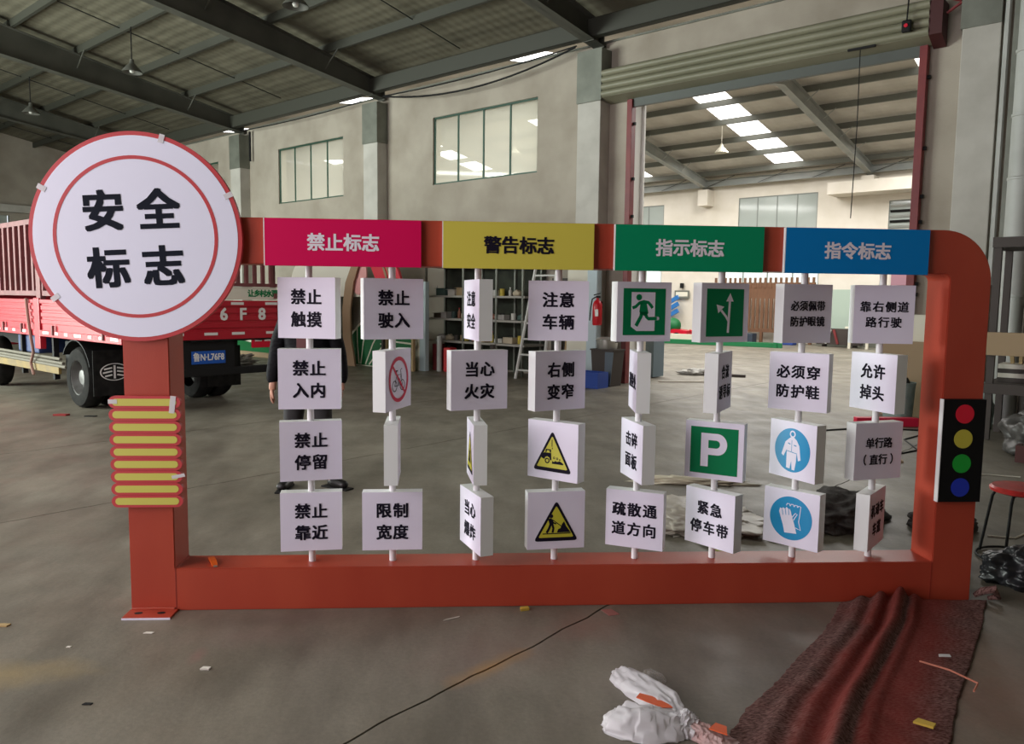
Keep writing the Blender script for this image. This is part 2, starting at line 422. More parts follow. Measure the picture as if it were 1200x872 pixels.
# ---- walls
def wall_cells(name, x0, x1, y0, y1, z0, z1, holes, m, axis='s', parent=None):
    """wall slab with rectangular holes, built of cells. axis s: runs along s with thickness y0..y1"""
    xs = sorted(set([x0, x1]+[h[0] for h in holes]+[h[1] for h in holes])); zs = sorted(set([z0, z1]+[h[2] for h in holes]+[h[3] for h in holes]))
    solid = {}
    for i in range(len(xs)-1):
        for j in range(len(zs)-1):
            cx, cz = (xs[i]+xs[i+1])/2, (zs[j]+zs[j+1])/2
            solid[i, j] = not any(h[0] < cx < h[1] and h[2] < cz < h[3] for h in holes)
    bm = BM(); cache = {}
    def V(a, t, c):
        key = (round(a, 4), round(t, 4), round(c, 4))
        if key not in cache: cache[key] = bm.verts.new((a, t, c) if axis == 's' else (t, a, c))
        return cache[key]
    for (i, j), ok in solid.items():
        if not ok: continue
        a, b, c, d = xs[i], xs[i+1], zs[j], zs[j+1]
        for t in (y0, y1): bm.faces.new((V(a, t, c), V(b, t, c), V(b, t, d), V(a, t, d)))
        for (di, dj, P, Q) in ((-1, 0, (a, c), (a, d)), (1, 0, (b, c), (b, d)), (0, -1, (a, c), (b, c)), (0, 1, (a, d), (b, d))):
            if not solid.get((i+di, j+dj), False):
                bm.faces.new((V(P[0], y0, P[1]), V(Q[0], y0, Q[1]), V(Q[0], y1, Q[1]), V(P[0], y1, P[1])))
    return wstruct(name, bm, m, parent=parent)
winA = [(-5.15, -2.22, 3.96, 5.40), (-11.13, -8.32, 3.96, 5.40), (-17.15, -14.25, 3.96, 5.40)]
door = (-.02, 4.62, 0, 5.0)
wb = wall_cells('wall_back', S0, S1, 0, WT, 0, 6.08, winA+[door], m_wall)
winB = [(-5.52, -2.55, 3.55, 5.40), (-11.6, -8.72, 3.55, 5.36), (-.18, 2.6, 3.07, 4.93), (-6.2, -2.4, 1.75, 2.75), (-11.0, -8.75, 1.75, 2.75)]
wf = wall_cells('wall_far', S0, S1, NB, NB+.24, 0, 6.27, winB, m_wallB)
wall_cells('wall_left', NF, NB, S0-.2, S0, 0, 7.6, [(-7.5, -2.5, 2.2, 4.2)], m_wall, axis='n')
wall_cells('wall_right', NF, NB, S1, S1+.2, 0, 7.6, [], m_wall, axis='n')
wall_cells('wall_front', S0, S1, NF-.24, NF, 0, 6.3, [(-15.5, -6.5, 0, 5.2), (0, 5, 0, 5.2)], m_wall)

build('door_jamb', mbox(-.045, -.019, -.001, WT+.03, 0, 5.0), mat('white_jamb', (.78, .77, .72), .7), wb); build('door_jamb', mbox(4.59, 4.64, WT+.001, WT+.05, 0, 5.0), bpy.data.materials['white_jamb'], wb); build('door_jamb', mbox(-.019, .03, WT+.001, WT+.05, 0, 5.0), bpy.data.materials['white_jamb'], wb)
# ---- windows
def window(name, x0, x1, z0, z1, n0, nm, mf, panes=4, sill=True):
    bm = BM(); t = .035
    root = wstruct(name, (box(BM(), x0, x1, n0-.02, n0+.02, z0, z0+t)), mf)
    bmf = BM()
    box(bmf, x0, x1, n0-.02, n0+.02, z1-t, z1); box(bmf, x0, x0+t, n0-.02, n0+.02, z0+t, z1-t); box(bmf, x1-t, x1, n0-.02, n0+.02, z0+t, z1-t)
    build('window_frame', bmf, mf, root)
    for i in range(1, panes):
        x = x0+(x1-x0)*i/panes
        build('mullion', mbox(x-.02, x+.02, n0-.018, n0+.018, z0+t, z1-t), mf, root)
    for i in range(panes):
        a = x0+(x1-x0)*i/panes+.02; b = x0+(x1-x0)*(i+1)/panes-.02
        build('pane', mbox(a, b, n0-.003, n0+.003, z0+t, z1-t), m_glass, root)
    return root
for i, (a, b, c, d) in enumerate(winA): window('window_%d' % (i+1), a, b, c, d, .06, None, m_winframe)
mB = mat('grey_window_frame', (.22, .24, .22), .5)
m_glassB = mat('dull_far_glass', (.36, .40, .37), .08, col2=(.40, .44, .41), scale=1)
def windowB(name, x0, x1, z0, z1, panes, glass):
    root = wstruct(name, mbox(x0, x1, NB+.02, NB+.06, z0, z0+.035), mB)
    f = BM(); box(f, x0, x1, NB+.02, NB+.06, z1-.035, z1); box(f, x0, x0+.035, NB+.02, NB+.06, z0+.035, z1-.035); box(f, x1-.035, x1, NB+.02, NB+.06, z0+.035, z1-.035)
    build('window_frame', f, mB, root)
    for i in range(1, panes):
        x = x0+(x1-x0)*i/panes; build('mullion', mbox(x-.018, x+.018, NB+.02, NB+.06, z0+.035, z1-.035), mB, root)
    for i in range(panes):
        a = x0+(x1-x0)*i/panes+.018; b = x0+(x1-x0)*(i+1)/panes-.018
        build('pane', mbox(a, b, NB+.036, NB+.042, z0+.035, z1-.035), glass, root)
    return root
windowB('window_4', *winB[0], 4, m_glassB); windowB('window_5', *winB[1], 4, m_glassB)
windowB('window_7', *winB[3], 4, m_glass); windowB('window_8', *winB[4], 3, m_glass)
r6 = windowB('window_6', *winB[2], 3, m_glassB)
for k in range(5): build('louvre_blade', mbox(winB[2][0]+.06, winB[2][1]-.06, NB-.02, NB+.015, 4.02+k*.17, 4.10+k*.17, rot=Matrix.Rotation(.5, 3, 'X')), m_dark if k % 2 else m_steelB, r6)
rl = wstruct('window_9', mbox(S0-.12, S0-.08, -7.5, -2.5, 2.2, 2.24), mB)
for y in (-7.48, -6.25, -5, -3.75, -2.52): build('mullion', mbox(S0-.13, S0-.07, y-.02, y+.02, 2.24, 4.2), mB, rl)
for k in range(4): build('pane', mbox(S0-.105, S0-.1, -7.46+k*1.24, -6.28+k*1.24, 2.24, 4.2), m_glassB, rl)
# parapet blocks seen over the lorry at the left end
tl = wstruct('trim_1', mbox(S0, S0+.3, -16.6, 0, 4.3, 4.55), m_pill)

# ---- pillars on the dividing wall with steel cladding near the eaves
pill = None
for i, s in enumerate((-18.8, -12.8, -6.92, -.80)):
    p = build('pillar', mbox(s-.25, s+.25, -.3, 0, 0, 5.02, bev=.01), m_pill, wb)
    build('pillar_cladding', mbox(s-.265, s+.265, -.32, 0, 5.02, 5.92), m_steelc, p)
for s, w_ in ((5.31, .21), (11.3, .21)):
    p = build('pillar', mbox(s-w_, s+w_+.02, -.32, 0, 0, 5.95, bev=.01), m_pill, wb)
    build('pillar_cladding', mbox(s-w_-.02, s+w_+.02, -.34, 0, 5.05, 5.92), m_steelc, p)
for s in (-18.75, -12.75, -6.75, -.75, 5.25, 11.25): build('bracket', mbox(s-.2, s+.2, NB-.55, NB, 5.15, 5.75), m_wallB, wf)
build('ledge', mbox(-1.9, 4.5, NB-1.0, NB, 5.15, 5.55), m_wallB, wf)

# ---- ceilings
def roof(name, prof, m, holes=()):
    bm = BM()
    for (a, za), (b, zb) in zip(prof, prof[1:]):
        xs = [S0]
        cuts = []
        for (x0, x1, n0, n1) in holes:
            if n0 >= min(a, b)-1e-6 and n1 <= max(a, b)+1e-6: cuts.append((x0, x1, n0, n1))
        def zz(n): return za+(zb-za)*(n-a)/(b-a)
        ns = sorted(set([a, b]+[c[2] for c in cuts]+[c[3] for c in cuts])); xs = sorted(set([S0, S1]+[c[0] for c in cuts]+[c[1] for c in cuts]))
        for i in range(len(xs)-1):
            for j in range(len(ns)-1):
                cx, cn = (xs[i]+xs[i+1])/2, (ns[j]+ns[j+1])/2
                if any(c[0] < cx < c[1] and c[2] < cn < c[3] for c in cuts): continue
                v = [bm.verts.new(p) for p in ((xs[i], ns[j], zz(ns[j])), (xs[i+1], ns[j], zz(ns[j])), (xs[i+1], ns[j+1], zz(ns[j+1])), (xs[i], ns[j+1], zz(ns[j+1])))]
                bm.faces.new(v); 
                v2 = [bm.verts.new(q.co+Vector((0, 0, .05))) for q in v]; bm.faces.new(v2[::-1])
    return wstruct(name, bm, m)
sl = .175
RA = [(-16.84, 6.36+.18+.175*8.3-.175*8.54+.0), (-8.3, 6.54+sl*8.3), (.3, 6.50)]
RA[0] = (-16.84, RA[1][1]-sl*8.54)
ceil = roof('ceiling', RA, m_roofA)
RB = [(.3, 6.50-.0), (8.3, 6.05+.2+sl*8.0), (NB+.24, 6.25)]
holesB = []
for s in (-21.9, -15.9, -9.9, -3.9, 2.1, 8.1): holesB += [(s, s+1.05, .3, 7.9), (s, s+1.05, 8.9, 15.6)]
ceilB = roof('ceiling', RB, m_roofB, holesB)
def zA(n): return 6.36+sl*min(-n, 16.6+n)      # rafter top hall A
def zB(n): return 6.05+sl*min(n, 16.3-n) if n > 0 else 6.05
# roof lights
for (x0, x1, n0, n1) in holesB:
    bm = BM()
    def zq(n):
        for (a, za), (b, zb) in zip(RB, RB[1:]):
            if a <= n <= b: return za+(zb-za)*(n-a)/(b-a)
    v = [bm.verts.new(p) for p in ((x0, n0, zq(n0)+.02), (x1, n0, zq(n0)+.02), (x1, n1, zq(n1)+.02), (x0, n1, zq(n1)+.02))]
    bm.faces.new(v); build('roof_light', bm, m_skyl, ceilB)
# I-beam rafters: web tapers, deeper toward the ridge
def rafter(bm, s, a, za, b, zb, da, db, wf_=.19, t=.014):
    """a,b: n; za,zb top heights; da,db depths"""
    prism(bm, [(a, za), (b, zb), (b, zb-db), (a, za-da)], s-.006, s+.006, axis='x')
    prism(bm, [(a, za), (b, zb), (b, zb-t), (a, za-t)], s-wf_/2, s+wf_/2, axis='x')
    prism(bm, [(a, za-da), (b, zb-db), (b, zb-db+t), (a, za-da+t)], s-wf_/2, s+wf_/2, axis='x')
rs = [-18.75, -12.75, -6.75, -.75, 5.25, 11.25]
ra = None
for s in rs:
    if ra is None:
        bm = BM(); rafter(bm, 0, -.05, zA(-.05), -8.3, zA(-8.3), .37, .78, .24); rafter(bm, 0, -16.55, zA(-16.55), -8.3, zA(-8.3), .37, .78, .24)
        for n_ in (-.1, -.42): box(bm, -.11, .11, n_-.01, n_+.01, zA(n_)-.4, zA(n_)-.02)
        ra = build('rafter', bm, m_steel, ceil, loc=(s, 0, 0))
    else: share(ra, ceil, (s, 0, 0))
rb = None
for s in rs:
    if rb is None:
        bm = BM(); rafter(bm, 0, .3, zB(.3)+.0, 8.15, zB(8.15), .32, .4, .2); rafter(bm, 0, 16.25, zB(16.25), 8.15, zB(8.15), .3, .4, .2)
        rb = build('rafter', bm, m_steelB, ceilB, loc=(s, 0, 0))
    else: share(rb, ceilB, (s, 0, 0))
# purlins (C sections) on the rafters
def purlin_bm(h=.17, t=.008):
    bm = BM(); box(bm, S0, S1, -.004, .004, 0, h); box(bm, S0, S1, 0, .065, 0, t); box(bm, S0, S1, 0, .065, h-t, h); return bm
pa = None
for n_ in (-1.68, -3.05, -4.37, -5.75, -7.1, -8.2, -9.5, -10.9, -12.3, -13.7, -15.1):
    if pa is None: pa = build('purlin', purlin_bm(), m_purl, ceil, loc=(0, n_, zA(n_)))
    else: share(pa, ceil, (0, n_, zA(n_)))
build('eave_beam', box(box(mbox(S0, S1, -.46, -.45, 6.09, 6.40), S0, S1, -.46, -.30, 6.09, 6.10), S0, S1, -.46, -.30, 6.39, 6.40), m_purl, ceil)
pb = None
for n_ in (2.2, 3.7, 5.2, 6.7, 8.15, 9.70, 11.05, 12.55, 13.9, 15.45):
    if pb is None: pb = build('purlin', purlin_bm(), m_purlB, ceilB, loc=(0, n_, zB(n_)))
    else: share(pb, ceilB, (0, n_, zB(n_)))
build('eave_beam', box(box(mbox(S0, S1, 16.0, 16.01, 5.85, 6.1), S0, S1, 15.86, 16.01, 5.85, 5.86), S0, S1, 15.86, 16.01, 6.09, 6.1), m_steelB, ceilB)
# sag rods and knee braces
sr = None
for s in (-22.2, -16.4, -10.35, -3.95, 2.0, 8.1):
    if sr is None:
        bm = BM(); tube(bm, [(0, -.4, zA(-.4)+.1), (0, -8.2, zA(-8.2)+.1)], .014, 5); sr = build('sag_rod', bm, m_rod, ceil, loc=(s, 0, 0))
    else: share(sr, ceil, (s, 0, 0))
kb = None
for s in rs:
    for n_ in (-1.68, -4.37, -7.1):
        for d in (1,):
            if kb is None:
                bm = BM(); tube(bm, [(.05, 0, -.32), (.5, 0, .02)], .014, 5); kb = build('knee_brace', bm, m_steel, ceil, loc=(s, n_, zA(n_)))
            else: share(kb, ceil, (s, n_, zA(n_)))
kb2 = None
for s in rs[2:]:
    for n_ in (9.70, 11.05, 12.55, 13.9):
        if kb2 is None:
            bm = BM(); tube(bm, [(.05, 0, -.28), (.45, 0, .02)], .013, 5); tube(bm, [(-.05, 0, -.28), (-.45, 0, .02)], .013, 5)
            kb2 = build('knee_brace', bm, m_steelB, ceilB, loc=(s, n_, zB(n_)))
        else: share(kb2, ceilB, (s, n_, zB(n_)))
# eave bracing rods of the far side
bm = BM()
for s in (-18.75, -12.75, -6.75, -.75):
    for k in range(3): tube(bm, [(s+2*k+.1, 15.9, 5.86), (s+2*k+1.2, 15.9, 6.2)], .012, 5)
build('bracing_rods', bm, m_steel, ceilB)
# wall top flashing strip
build('wall_cap', mbox(S0, S1, -.03, .27, 6.08, 6.11), m_steelc, wb)

# ---- roller shutter over the doorway
sh = wempty('roller_shutter', 'olive roller shutter rolled up above the tall doorway between dark red tracks', 'shutter', 0, 0)
nsl = 4
for k in range(nsl):
    z0 = 5.06+k*.118; pts = [(-.02, z0), (-.30, z0)]+[(-.30-.05*math.sin(PI*i/8)**.7, z0+.118*i/8) for i in range(1, 8)]+[(-.30, z0+.117), (-.02, z0+.117)]
    build('slat', prism(BM(), pts, -.52, 4.70, axis='x'), m_shut, sh, smooth=True)
build('housing_floor', prism(BM(), [(-.33, 5.055), (-.02, 4.99), (-.02, 5.03), (-.33, 5.06)], -.52, 4.70, axis='x'), m_shut, sh)
build('bottom_bar', mbox(-.0, 4.64, -.10, -.03, 4.86, 5.01, bev=.01), m_shutbar, sh)
build('end_plate', prism(BM(), [(-.33, 5.06), (-.02, 4.95), (-.02, 5.50), (-.33, 5.50)], 4.702, 4.86, axis='x'), mat('shaded_maroon_plate', (.06, .010, .010), .6), sh)  # maroon darkened: shadow on the plate's side face is in the colour
for s_ in (-.10, 4.56):
    g_ = build('guide_track', mbox(s_, s_+.10, -.14, -.004, 0, 4.99, bev=.004), m_track, sh)
    for z_ in (4.55, 3.6, 2.95, 2.6, 2.15, 1.75, 1.6): build('bolt', mbox(s_+.10, s_+.14, -.09, -.05, z_, z_+.05), m_dark, g_)
bm = BM(); tube(bm, [(3.85, -.36, 5.02), (3.86, -.36, 4.0), (3.84, -.37, 2.7)], .007, 6); build('pull_cord', bm, m_dark, sh)
build('cord_bracket', mbox(3.68, 4.05, -.37, -.34, 5.03, 5.06), m_dark, sh)
al = wempty('alarm_box', 'small black sounder with red light hanging in front of the rolled shutter', 'alarm', 4.45, -.42, 5.2)
build('body', mbox(-.06, .06, -.03, .03, -.08, .08, bev=.02), m_dark, al); build('indicator', lathe(BM(), [(.025, -.045), (.025, -.031)], 12, axis='y'), m_lr, al)
bm = BM(); tube(bm, [(0, 0, .08), (.01, .02, .5)], .01, 6); build('cable', bm, m_dark, al)
bk = wempty('shutter_arm', 'dark red steel arm bracing the shutter end to the right pillar', 'bracket', 4.89, -.25, 5.42)
bm = BM(); tube(bm, [(0, 0, .1), (.17, 0, .03)], .025, 6); tube(bm, [(0, 0, -.1), (.17, 0, .0)], .02, 6); build('arm', bm, m_track, bk)

# cables on the wall
def wcurve(name, label, pts, r, m, cat='cable'):
    bm = BM(); tube(bm, pts, r, 6); o = build(name, bm, m, None, True, O, WA); tag(o, label, cat); return o
def sag(p, q, d, n=14): 
    p, q = Vector(p), Vector(q); return [p.lerp(q, i/n)-Vector((0, 0, d*4*(i/n)*(1-i/n))) for i in range(n+1)]
wcurve('sagging_cable', 'black cable sagging along the wall top between two pillars, the lower one', sag((-6.4, -.34, 5.98), (-1.1, -.34, 6.02), .28), .02, m_dark)
wcurve('wall_cable', 'black cable strung nearly straight above the right high window', sag((-6.4, -.30, 6.0), (-1.1, -.30, 6.05), .07), .014, m_dark)
wcurve('wall_cable', 'black cable strung along the wall above the left high window', sag((-12.4, -.30, 6.0), (-7.2, -.30, 6.0), .05), .014, m_dark)
wcurve('conduit', 'thin grey conduit running down the wall left of the middle pillar', [(-1.12, -.03, 5.9), (-1.12, -.03, 2.6), (-1.10, -.03, 1.2)], .012, m_steelc, 'conduit')
wcurve('downpipe', 'slim pale downpipe at the right edge of the right pillar', [(5.60, -.30, 5.9), (5.60, -.30, 1.75)], .035, m_duct, 'pipe')
for x_, lb in ((-12.35, 'black drop cable hanging by the far left pillar'),): wcurve('drop_cable', lb, [(x_, -.1, 6.0), (x_, -.1, 5.2)], .03, m_dark)
for x_, z_, lb in ((-6.7, 3.08, 'small dark clamp on the wall above the magenta header panel'), (-13.9, 4.7, 'small dark clamp on the wall beside the round sign')):
    c_ = wempty('wall_clamp', lb, 'clamp', x_, -.36, z_); build('jaw', mbox(-.06, .06, -.03, .03, -.12, 0, bev=.01), m_dark, c_); bm = BM(); tube(bm, [(0, 0, 0), (.02, 0, .12), (.14, 0, .08)], .018, 6); build('screw', bm, m_dark, c_)

# ---- pendant lamps
m_shade = mat('enamel_shade', (.10, .10, .085), .5); m_shin = mat('shade_inside', (.6, .6, .55), .4)
def lamp(s, n, z, ztop, label, ms):
    t = wempty('pendant_lamp', label, 'lamp', s, n, z, group='high bay pendant lamps')
    build('shade', lathe(BM(), [(.21, 0), (.205, .02), (.12, .12), (.05, .19), (.04, .26), (.0401, .27), (.03, .19), (.11, .105), (.2, 0)], 24, cap=False), ms, t, True)
    build('bulb', lathe(BM(), [(.001, -.01), (.04, .0), (.055, .04), (.03, .11), (.028, .16)], 14), m_shin, t, True)
    bm = BM(); tube(bm, [(0, 0, .26), (0, 0, ztop-z)], .012, 6); build('cord', bm, m_dark if ms is m_shade else m_cream, t)
lamp(-3.75, -4.4, 6.18, 7.12, 'dark pendant lamp cut by the top edge left of centre', m_shade)
lamp(-9.75, -4.4, 6.18, 7.12, 'dark cone pendant lamp hanging above the round sign', m_shade)
lamp(-15.75, -4.4, 6.18, 7.12, 'dark cone pendant lamp farthest left under the roof', m_shade)
lamp(-3.75, 11.05, 6.12, 6.93, 'white cone pendant lamp in the second hall seen through the doorway', m_cream)
lamp(-9.75, 8.15, 6.3, 7.4, 'white cone pendant lamp seen through the right high window', m_cream)
#PART2

# ================================================================= THE SIGN FRAME
D = .189
fr = empty('sign_stand', 'large red steel frame holding coloured header panels and rows of turning sign boxes', 'sign stand')
def frame_body():
    bm = BM()
    xl, xi, xr, xo = -1.717, -1.509, 2.212, 2.422; zb, zt, zi = .206, 1.856, 1.6455
    def arc(cx, cz, r, n=14): return [(cx+r*math.sin(t), cz+r*math.cos(t)) for t in [PI/2*i/n for i in range(n+1)]]
    outer = [(xl, 0), (xl, zt)]+arc(xo-.25, zt-.25, .25)+[(xo, 0)]
    inner = [(xi, zb), (xi, zi)]+arc(xr-.035, zi-.035, .035)+[(xr, zb)]
    def V(p, y): return bm.verts.new((p[0], y, p[1]))
    of, ob = [V(p, 0) for p in outer], [V(p, D) for p in outer]; jf, jb = [V(p, 0) for p in inner], [V(p, D) for p in inner]
    n = len(outer)
    for i in range(n):
        k = (i+1) % n
        bm.faces.new((of[i], of[k], jf[k], jf[i])); bm.faces.new((ob[k], ob[i], jb[i], jb[k]))
        bm.faces.new((of[k], of[i], ob[i], ob[k])); bm.faces.new((jf[i], jf[k], jb[k], jb[i]))
    bmesh.ops.recalc_face_normals(bm, faces=bm.faces)
    es = [e for e in bm.edges if abs(e.calc_face_angle(0)) > R(60)]
    bmesh.ops.bevel(bm, geom=es, offset=.004, segments=2, affect='EDGES')
    return build('frame_body', bm, m_red, fr, True)
fb = frame_body()
# weld seams where post meets beams
bm = BM(); box(bm, -1.511, -1.507, -.0015, 0.0, .0, .206); box(bm, 2.208, 2.212, -.0015, 0, .0, .206); build('weld_seam', bm, mat('seam_red', (.30, .03, .015), .6), fb)
def base_plate():
    bm = BM(); box(bm, -1.72, -1.50, -.105, -.001, .0, .010, bev=.001)
    o = build('base_plate', bm, [m_red, m_white], fr)
    for x in (-1.665, -1.56):
        h = BM(); prism(h, circ(x, -.05, .019, 14, rz=.013), .0101, .0108, axis='z'); build('bolt_hole', h, m_dark, o)
    b = BM(); box(b, -1.72, -1.50, -.1065, -.105, .0, .009); build('bare_edge', b, m_white, o)
    w_ = BM(); tube(w_, [(-1.71, -.005, .012), (-1.6, -.006, .014), (-1.515, -.005, .012)], .006, 6); build('weld_bead', w_, m_red, o)
base_plate()
PX = [-.886, -.494, -.084, .307, .715, 1.111, 1.528, 1.928]
pole0 = None
for x in PX:
    if pole0 is None:
        bm = BM(); tube(bm, [(0, 0, .2065), (0, 0, 1.6450)], .0165, 16); pole0 = build('pole', bm, m_pole, fr, True, loc=(x, D/2, 0)); pole0['label'] = 'white round pole'
    else: share(pole0, fr, (x, D/2, 0))
# header panels
def header(x0, x1, m, word, ml, lab):
    bm = BM(); box(bm, x0, x1, -.021, -.001, 1.638, 1.853, bev=.001)
    p = build('header_panel', bm, m, fr); p['label'] = lab
    e_ = BM(); box(e_, x0-.004, x0, -.021, -.001, 1.638, 1.853); build('panel_edge', e_, m_side, p)
    chars(p, ml, [word], .0825, .083, .1, .030, y=-.0225, cx=(x0+x1)/2, cz=1.748)
header(-1.062, -.350, m_mag, '禁止标志', m_let_w, 'magenta header panel')
header(-.249, .456, m_yel, '警告标志', m_ink, 'yellow header panel')
header(.557, 1.270, m_grn, '指示标志', m_let_w, 'green header panel')
header(1.376, 2.085, m_blu, '指令标志', m_let_w, 'blue header panel')
# round sign
DC = Vector((-1.627, 0, 1.754))
disc = build('round_sign', lathe(BM(), [(.468, -.031), (.468, -.002)], 96, axis='y'), m_sign_red, fr, True, loc=DC); disc['label'] = 'round white sign with red rings'
disc.rotation_euler = (0, R(-3.2), 0)
build('white_face', lathe(BM(), [(.4495, -.0325), (.4495, -.0312)], 96, axis='y'), m_disc, disc)
build('red_ring', ringp(BM(), 0, 0, .346, .362, -.0336, -.0327, 96), m_sign_red, disc)
chars(disc, mat('navy_lettering', (.006, .009, .018), .7, spec=.15), ['安全', '标志'], .243, .188, .254, .033, y=-.034, cx=-.012, cz=-.002)
for an in (R(22), R(71), R(149), R(214)):
    t_ = BM(); box(t_, .435, .474, -.0352, -.0338, -.012, .012)
    q = build('tape', t_, m_tape, disc); q.rotation_euler = (0, -an, 0)
# striped panel
sp = build('striped_panel', mbox(-1.72, -1.505, -.012, -.001, .53, 1.02), m_sign_red, fr); sp['label'] = 'panel of nine yellow stripes'
for i in range(9):
    z = 1.005-i*.0580
    def caps(x0, x1, z, h): return [(x0+h/2-h/2*math.cos(t), z+h/2*math.sin(t)) for t in [-PI/2+PI*k/12 for k in range(13)]]+[(x1-h/2+h/2*math.cos(t), z-h/2*math.sin(t)) for t in [-PI/2+PI*k/12 for k in range(13)]]
    def pill_(x0, x1, z, h):
        a = [(x0+h/2+h/2*math.cos(t), z+h/2*math.sin(t)) for t in [PI/2+PI*k/12 for k in range(13)]]
        b = [(x1-h/2+h/2*math.cos(t), z+h/2*math.sin(t)) for t in [-PI/2+PI*k/12 for k in range(13)]]
        return a+b
    bar = build('stripe_bar', prism(BM(), pill_(-1.775, -1.453, z, .0570), -.034, -.0125), m_sign_red, sp)
    build('yellow_stripe', prism(BM(), pill_(-1.758, -1.470, z, .0330), -.0352, -.0342), m_strip, bar) if False else None
    build('yellow_stripe', prism(BM(), pill_(-1.758, -1.470, z, .0330), -.0352, -.0342), m_strip, sp)
bm = BM(); box(bm, -1.775, -1.735, -.0365, -.0354, .998, 1.018); box(bm, -1.50, -1.475, -.0368, -.0356, .955, 1.035, rot=Matrix.Rotation(.12, 3, 'Y')); box(bm, -1.50, -1.44, -.0366, -.0356, .652, .668, rot=Matrix.Rotation(-.2, 3, 'Y'))
build('tape', bm, m_tape, sp)
# traffic-light panel
tp = build('traffic_light_panel', mbox(2.203, 2.420, -.030, -.001, .520, 1.034, bev=.0015), m_black, fr); tp['label'] = 'black panel with red yellow green and blue lights'
build('panel_edge', mbox(2.199, 2.2025, -.030, -.001, .520, 1.034), m_side, tp)
for z, m_, lb in ((.962, m_lr, 'red light'), (.838, m_ly, 'yellow light'), (.714, m_lg, 'green light'), (.594, m_lb, 'blue light')):
    q = build('light', lathe(BM(), [(.047, -.0318), (.047, -.0301)], 36, c=(2.312, 0, z), axis='y'), m_, tp); q['label'] = lb

# ---------------------------------------------------------------- turning sign boxes
BW, BT, BH = .29, .065, .288
def box_shell():
    bm = BM(); hw, ht = BW/2, BT/2
    angs = sorted([math.atan2(sy*ht, sx*hw) % (2*PI) for sx in (-1, 1) for sy in (-1, 1)]+[PI*k/8+.01 for k in range(16)])
    def per(t):
        c, s = math.cos(t), math.sin(t); k = min(hw/abs(c) if abs(c) > 1e-6 else 9, ht/abs(s) if abs(s) > 1e-6 else 9); return (c*k, s*k)
    r_ = .0172
    rows = []
    for t in angs:
        x, y = per(t); c, s = math.cos(t)*r_, math.sin(t)*r_
        rows.append([bm.verts.new(p) for p in ((x, y, 0), (x, y, BH), (c, s, BH), (c, s, 0))])
    n = len(rows)
    for i in range(n):
        A, B = rows[i], rows[(i+1) % n]
        for k in range(4): bm.faces.new((A[k], A[(k+1) % 4], B[(k+1) % 4], B[k]))
    bmesh.ops.recalc_face_normals(bm, faces=bm.faces)
    for f in bm.faces:
        if abs(f.normal.y) > .9 and abs(f.calc_center_median().y) > ht*.9: f.material_index = 0
        else: f.material_index = 1
    return bm
shell0 = None
Y0 = -BT/2-.0014
def flat(name, fn, m, parent, layer=0):
    bm = BM(); y1 = Y0+.0009-layer*.0006; fn(bm, y1-.0006, y1); return build(name, bm, m, parent)
def rtri(cx, cz, w_, h_, r_):
    pts = [(cx-w_/2, cz-h_/2), (cx+w_/2, cz-h_/2), (cx, cz+h_/2)]; out = []
    for i in range(3):
        p = Vector(pts[i]); a = Vector(pts[i-1])-p; b = Vector(pts[(i+1) % 3])-p; a.normalize(); b.normalize()
        for k in range(7):
            t = k/6; q = (p+a*r_)*(1-t)**2+p*2*t*(1-t)+(p+b*r_)*t*t; out.append((q.x, q.y))
    return out
def sym_triangle(p, kind):
    flat('warning_triangle', lambda b, y0, y1: prism(b, rtri(0, -.002, .226, .205, .022), y0, y1), m_ink, p)
    flat('yellow_field', lambda b, y0, y1: prism(b, rtri(0, -.006, .180, .160, .010), y0, y1), m_syel, p, 1)
    def van(b, y0, y1):
        prism(b, [(-.062, -.04), (-.060, -.028), (-.046, -.012), (-.005, -.012), (-.003, -.048), (-.012, -.048), (-.016, -.036), (-.028, -.030), (-.040, -.036), (-.044, -.046)], y0, y1)
        prism(b, [(-.04, -.010), (-.036, .006), (-.006, .006), (-.006, -.010), (-.014, -.010), (-.014, .0), (-.03, .0), (-.032, -.010)], y0, y1)
        ringp(b, -.028, -.052, .008, .014, y0, y1, 20)
        prism(b, [(.002, -.05), (.01, -.055), (.02, -.048), (.03, -.052), (.045, -.046), (.066, -.058), (.064, -.064), (.0, -.064)], y0, y1)
        for q in ((.012, -.034, .006), (.03, -.036, .006), (.045, -.04, .004)): ringp(b, q[0], q[1], q[2]-.003, q[2], y0, y1, 10)
        box(b, -.003, .001, y0, y1, .02, .055); box(b, -.001, .003, y0, y1, .008, .016)
    def dig(b, y0, y1):
        prism(b, circ(-.026, .022, .010, 16), y0, y1)
        prism(b, [(-.042, .008), (-.026, .012), (-.016, .0), (-.012, -.016), (-.024, -.022), (-.034, -.018)], y0, y1)
        stroke(b, [(-.028, -.018), (-.036, -.040), (-.048, -.062)], .012, y0, y1); stroke(b, [(-.020, -.018), (-.014, -.040), (-.018, -.062)], .011, y0, y1)
        stroke(b, [(-.034, .006), (-.018, -.010), (.0, -.018)], .007, y0, y1); stroke(b, [(-.02, .004), (.026, -.030)], .004, y0, y1)
        prism(b, [(.004, -.062), (.010, -.045), (.022, -.040), (.030, -.018), (.040, -.006), (.050, -.030), (.074, -.062)], y0, y1)
        box(b, -.068, .074, y0, y1, -.069, -.064)
    def spark(b, y0, y1):
        prism(b, [(-.045, -.06), (-.02, -.03), (-.03, .0), (-.008, -.012), (.002, .03), (.012, -.008), (.03, .004), (.022, -.03), (.045, -.06)], y0, y1)
    flat('pictogram', {'van': van, 'dig': dig, 'spark': spark}[kind], m_ink, p, 2)
